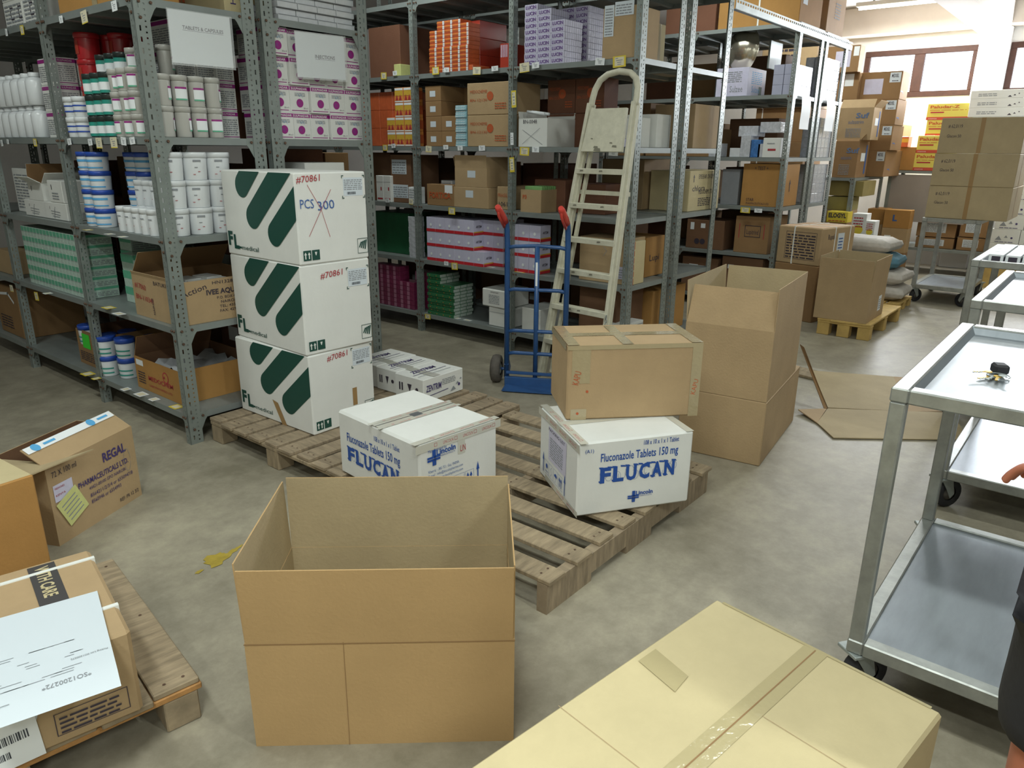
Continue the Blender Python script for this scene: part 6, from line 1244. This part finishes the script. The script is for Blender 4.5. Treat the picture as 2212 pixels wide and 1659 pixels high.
# wall side rack W
RW = rack('shelving_rack', 'low grey rack under the windows behind the far trolley', 11.45, 12.2, [-1.3, .0, 2.66], (.36, 1.375), 1.42)
far(11.5, 1890, 1936, 1962, 268, 323, K1, 'upper tan carton with purple print under the windows', None, lambda w, d, h: [('t', 'L', d*.35, h*.62, .06, 'REGAL', INKP, {'w': d*.45, 'bold': .03}), ('t', 'L', d*.2, h*.45, .04, 'PHARMACEUTICALS LTD', INKP, {'w': d*.6})])
far(11.45, 1880, 1972, 1978, 318, 364, K4, 'lower tan carton with purple print under the windows', 1.377, lambda w, d, h: [('t', 'L', d*.3, h*.65, .05, 'REGAL', INKP, {'w': d*.3, 'bold': .03}), ('n', 'L', d*.3, h*.3, d*.6, h*.6, 4, INKP)])
far(11.4, 1940, 1960, 1966, 295, 318, ORP, 'little orange and yellow box on the purple-printed carton', None, lambda w, d, h: [('r', 'L', 0, h*.45, d, h*.8, GOLD)])
pal = lambda w, d, h: [('r', 'L', 0, 0, d, h*.18, PLR), ('t', 'L', d*.06, h*.72, h*.17, 'Paludar-Z', INKO, {'w': min(d*.85, .34), 'bold': .03}), ('n', 'L', d*.06, h*.58, d*.85, h*.64, 1, INKO), ('p', 'L', [(d*.08, h*.42), (min(d*.5, .2), h*.42), (min(d*.5, .2), h*.5), (d*.08, h*.5)], INKR), ('t', 'L', d*.05, h*.05, h*.08, 'cosmos', WHT, {'w': min(d*.25, .1)})]
far(11.5, 2000, 2100, 2110, 222, 258, PLY, 'yellow and red medicine carton, topmost of its stack under the window', None, pal, 'yellow and red medicine cartons'); far(11.5, 1997, 2080, 2090, 258, 295, PLY, 'yellow and red medicine carton, second from the top of its stack', None, pal, 'yellow and red medicine cartons')
far(11.45, 1978, 2050, 2060, 293, 331, PLY, 'yellow and red medicine carton, third from the top of its stack', None, pal, 'yellow and red medicine cartons'); far(11.45, 1971, 2050, 2060, 331, 367, PLY, 'yellow and red medicine carton resting on the low wall rack', 1.377, pal, 'yellow and red medicine cartons')
zt = lambda w, d, h: [('n', 'L', d*.15, h*.3, d*.5, h*.7, 2, INKT), ('p', 'L', [(d*.7, h*.15), (d*.78, h*.15), (d*.74, h*.35)], INKD), ('p', 'L', [(d*.8, h*.3), (d*.85, h*.3), (d*.825, h*.45)], INKD), ('c', 'L', d*.9, h*.5, h*.06, INKD)]
for i, (t_, b__) in enumerate(((192, 211), (211, 231), (231, 251))): far(11.4, 2096-3*i, 2212, 2240, t_, b__, WHT, ('topmost', 'middle', 'lowest')[i]+' flat white carton above the tall tan cartons', None, zt, 'flat white cartons by the window')
for i in range(2): far(11.5, 1975+60*i, 2034+60*i, 2040+60*i, 253, 368, K5, 'carton pile hidden behind the tall tan cartons, part %s' % ('left' if i == 0 else 'right'), 1.377) if False else None
b = MB(); b.box(0, 0, 0, .02, 1.0, .62, PANEL); tag(b.done('partition_board', None, (11.47, 1.66, .70)), 'grey board leaning behind the far trolley legs', 'board')
lb2 = lambda w, d, h: [('r', 'L', d*.2, h*.25, d*.75, h*.85, PAPB), ('n', 'L', d*.24, h*.3, d*.7, h*.8, 7, INKT)]
P4_ = far(11.0, 1905, 1962, 1968, 455, 495, K4, 'orange-tan carton with a blue mark below the grey board', None, lambda w, d, h: [('t', 'L', d*.35, h*.4, .08, 'L', INKL, {'bold': .04})]); P5_ = far(11.1, 1870, 1908, 1925, 452, 485, K4, 'orange-tan carton left of the blue mark carton', None)
for (L, C, Rr, t_, b__, lb, g) in ((1977, 2062, 2070, 475, 515, 'upper brown carton with white label seen under the tall tan cartons', lb2), (1970, 2052, 2060, 516, 566, 'lower brown carton with red and white labels seen through the far trolley', lb2), (2070, 2130, 2140, 475, 515, 'upper carton with large paper sheet behind the far trolley leg', lb2), (2058, 2120, 2135, 516, 570, 'lower carton with large paper sheet behind the far trolley leg', lb2)):
    far(11.53, L, C, Rr, t_, b__, K5, lb, .362 if b__ > 520 else None, g)
prop(P1_, .302, '%s carton under the green-banded one on the window rack'); prop(P2_, 0, '%s carton under the yellow black-lettered carton')
prop(PW_[0], 0, '%s carton under the left white pink-printed carton'); prop(PW_[1], 0, '%s carton under the white carton with the yellow sticker')
prop(P4_, 0, '%s carton under the orange-tan one with the blue mark'); prop(P5_, 0, '%s carton under the orange-tan one left of the blue mark')
b = MB(); b.box(0, 0, 0, .3, .3, .17, WHT, None, .003)
for dc in (('p', 'L', [(.05, .04), (.12, .04), (.085, .09)], INKT), ('p', 'L', [(.14, .07), (.18, .07), (.16, .1)], INKT), ('c', 'L', .22, .07, .012, INKP), ('n', 'L', .05, .015, .25, .03, 1, INKP)): decal(b, dc, .3, .3, .17)
place_all(b.done('carton'), [(10.9, .98-.305*i-.02*k, .38+.171*k, 0) for k in range(6) for i in range(4)], 'white carton with small grey triangle marks in the wall behind the trolleys', 'box', 'white triangle-marked cartons')
b = MB(); b.box(10.85-10.85, 0, 0, .6, 1.4, .36, WOODY); tag(b.done('wooden_platform', None, (10.85, -.1, .0)), 'low wooden platform under the white triangle-marked cartons', 'platform')
for o_ in (sv, gp if False else sv): 
    if o_.name in bpy.data.objects and 'label' not in o_: bpy.data.objects.remove(o_); break
# ================================================================== the person at the right edge
def person():
    e = empty('person', (1.385, -.195, 0), R(-90)); tag(e, 'person in black shirt and shorts at the right edge, hand towards the trolley', 'person')
    def skin(name, V, Ed, rad, m, par, sub=2, root=0):
        me = bpy.data.meshes.new(name); me.from_pydata([tuple(v) for v in V], Ed, []); o = bpy.data.objects.new(name, me); COL.objects.link(o); o.parent = par
        md = o.modifiers.new('skin', 'SKIN'); md.use_smooth_shade = True
        for i, r in enumerate(rad): me.skin_vertices[0].data[i].radius = (r, r) if not isinstance(r, tuple) else r
        me.skin_vertices[0].data[root].use_root = True
        s = o.modifiers.new('sub', 'SUBSURF'); s.levels = sub; s.render_levels = sub; me.materials.append(m); return o
    # facing +y (towards the trolley); local origin between the feet
    V = [(0, 0, .93), (0, .0, 1.1), (0, .01, 1.28), (0, .0, 1.42), (0, .0, 1.5), (0, .02, 1.57), (0, .03, 1.66), (0, .02, 1.74),
         (-.10, 0, .88), (-.115, .02, .48), (-.12, -.03, .09), (-.12, .12, .03), (.10, 0, .88), (.11, .03, .48), (.12, -.02, .09), (.12, .13, .03),
         (-.16, 0, 1.42), (-.165, -.03, 1.16), (-.16, .14, 1.08), (-.16, .30, 1.04), (.17, 0, 1.42), (.23, -.04, 1.15), (.22, .08, .93), (.21, .13, .84)]
    E = [(0, 1), (1, 2), (2, 3), (3, 4), (4, 5), (5, 6), (6, 7), (0, 8), (8, 9), (9, 10), (10, 11), (0, 12), (12, 13), (13, 14), (14, 15), (3, 16), (16, 17), (17, 18), (18, 19), (3, 20), (20, 21), (21, 22), (22, 23)]
    rad = [.13, .12, .14, .11, .055, .07, .095, .06, .085, .055, .04, .03, .085, .055, .04, .03, .06, .042, .034, .026, .06, .042, .034, .026]
    body = skin('body', V, E, rad, SKIN, e)
    for sx, wr, dr in ((1, Vector((-.16, .30, 1.04)), Vector((-.8, .35, -.35)).normalized()), (-1, Vector((.21, .13, .84)), Vector((-.05, .3, -.95)).normalized())):
        sd = dr.cross(Vector((0, 0, 1))).normalized(); up = sd.cross(dr)
        HV = [wr, wr+dr*.04, wr+dr*.075]; HE = [(0, 1), (1, 2)]; HR = [.024, (.034, .018), (.034, .016)]
        for k, (off, ln) in enumerate(((-.026, .062), (-.009, .074), (.009, .07), (.026, .055))):
            b0 = len(HV); p = wr+dr*.082+sd*off; HV += [p, p+dr*ln*.45-up*.004, p+dr*ln*.78-up*.018, p+dr*ln-up*.032]; HE += [(2, b0), (b0, b0+1), (b0+1, b0+2), (b0+2, b0+3)]; HR += [.0095, .0085, .008, .007]
        b0 = len(HV); p = wr+dr*.03-sd*.03*sx; HV += [p, p+dr*.03-sd*.018*sx-up*.008, p+dr*.055-sd*.02*sx-up*.02]; HE += [(1, b0), (b0, b0+1), (b0+1, b0+2)]; HR += [.012, .0105, .009]
        skin('hand', HV, HE, HR, SKIN, e, 2, 0)
    skin('shirt', [(0, 0, .9), (0, 0, 1.1), (0, .01, 1.28), (0, 0, 1.41), (-.16, 0, 1.42), (-.163, -.02, 1.22), (.17, 0, 1.42), (.215, -.03, 1.2)], [(0, 1), (1, 2), (2, 3), (3, 4), (4, 5), (3, 6), (6, 7)], [.155, .145, .155, .125, .08, .062, .08, .062], BLKCL, e)
    skin('shorts', [(0, 0, .95), (-.105, 0, .86), (-.115, .01, .7), (-.115, .015, .6), (.105, 0, .86), (.115, .01, .7), (.115, .015, .6)], [(0, 1), (1, 2), (2, 3), (0, 4), (4, 5), (5, 6)], [.15, .115, .1, .095, .115, .1, .095], BLKCL, e)
    skin('hair', [(0, .0, 1.72), (0, -.03, 1.76), (0, -.05, 1.68)], [(0, 1), (1, 2)], [.09, .08, .07], mat('dark_hair', '#1c1714', .7), e, 2)
    f = MB()
    for s in (-1, 1): f.lathe([(.0005, 0), (.006, .001), (.012, .004), (.014, .008)], PAP, Matrix.Translation((s*.035, .125, 1.665)) @ Matrix.Rotation(R(90), 4, 'X'), 12, False)
    f.done('eyes', e); f = MB(); f.add([(-.014, .11, 1.625), (.014, .11, 1.625), (0, .15, 1.63), (0, .115, 1.675)], [(0, 1, 2), (0, 2, 3), (1, 2, 3)], SKIN, None, True); f.done('nose', e)
    f = MB(); f.tube([(-.025, .112, 1.6), (0, .122, 1.598), (.025, .112, 1.6)], .005, mat('lips', '#9c5048', .5), n=8); f.done('mouth', e)
    for s in (-1, 1): skin('shoe', [(s*.12, -.06, .045), (s*.12, .05, .045), (s*.125, .17, .035)], [(0, 1), (1, 2)], [.045, .048, .04], BLACKR, e, 2)
person()
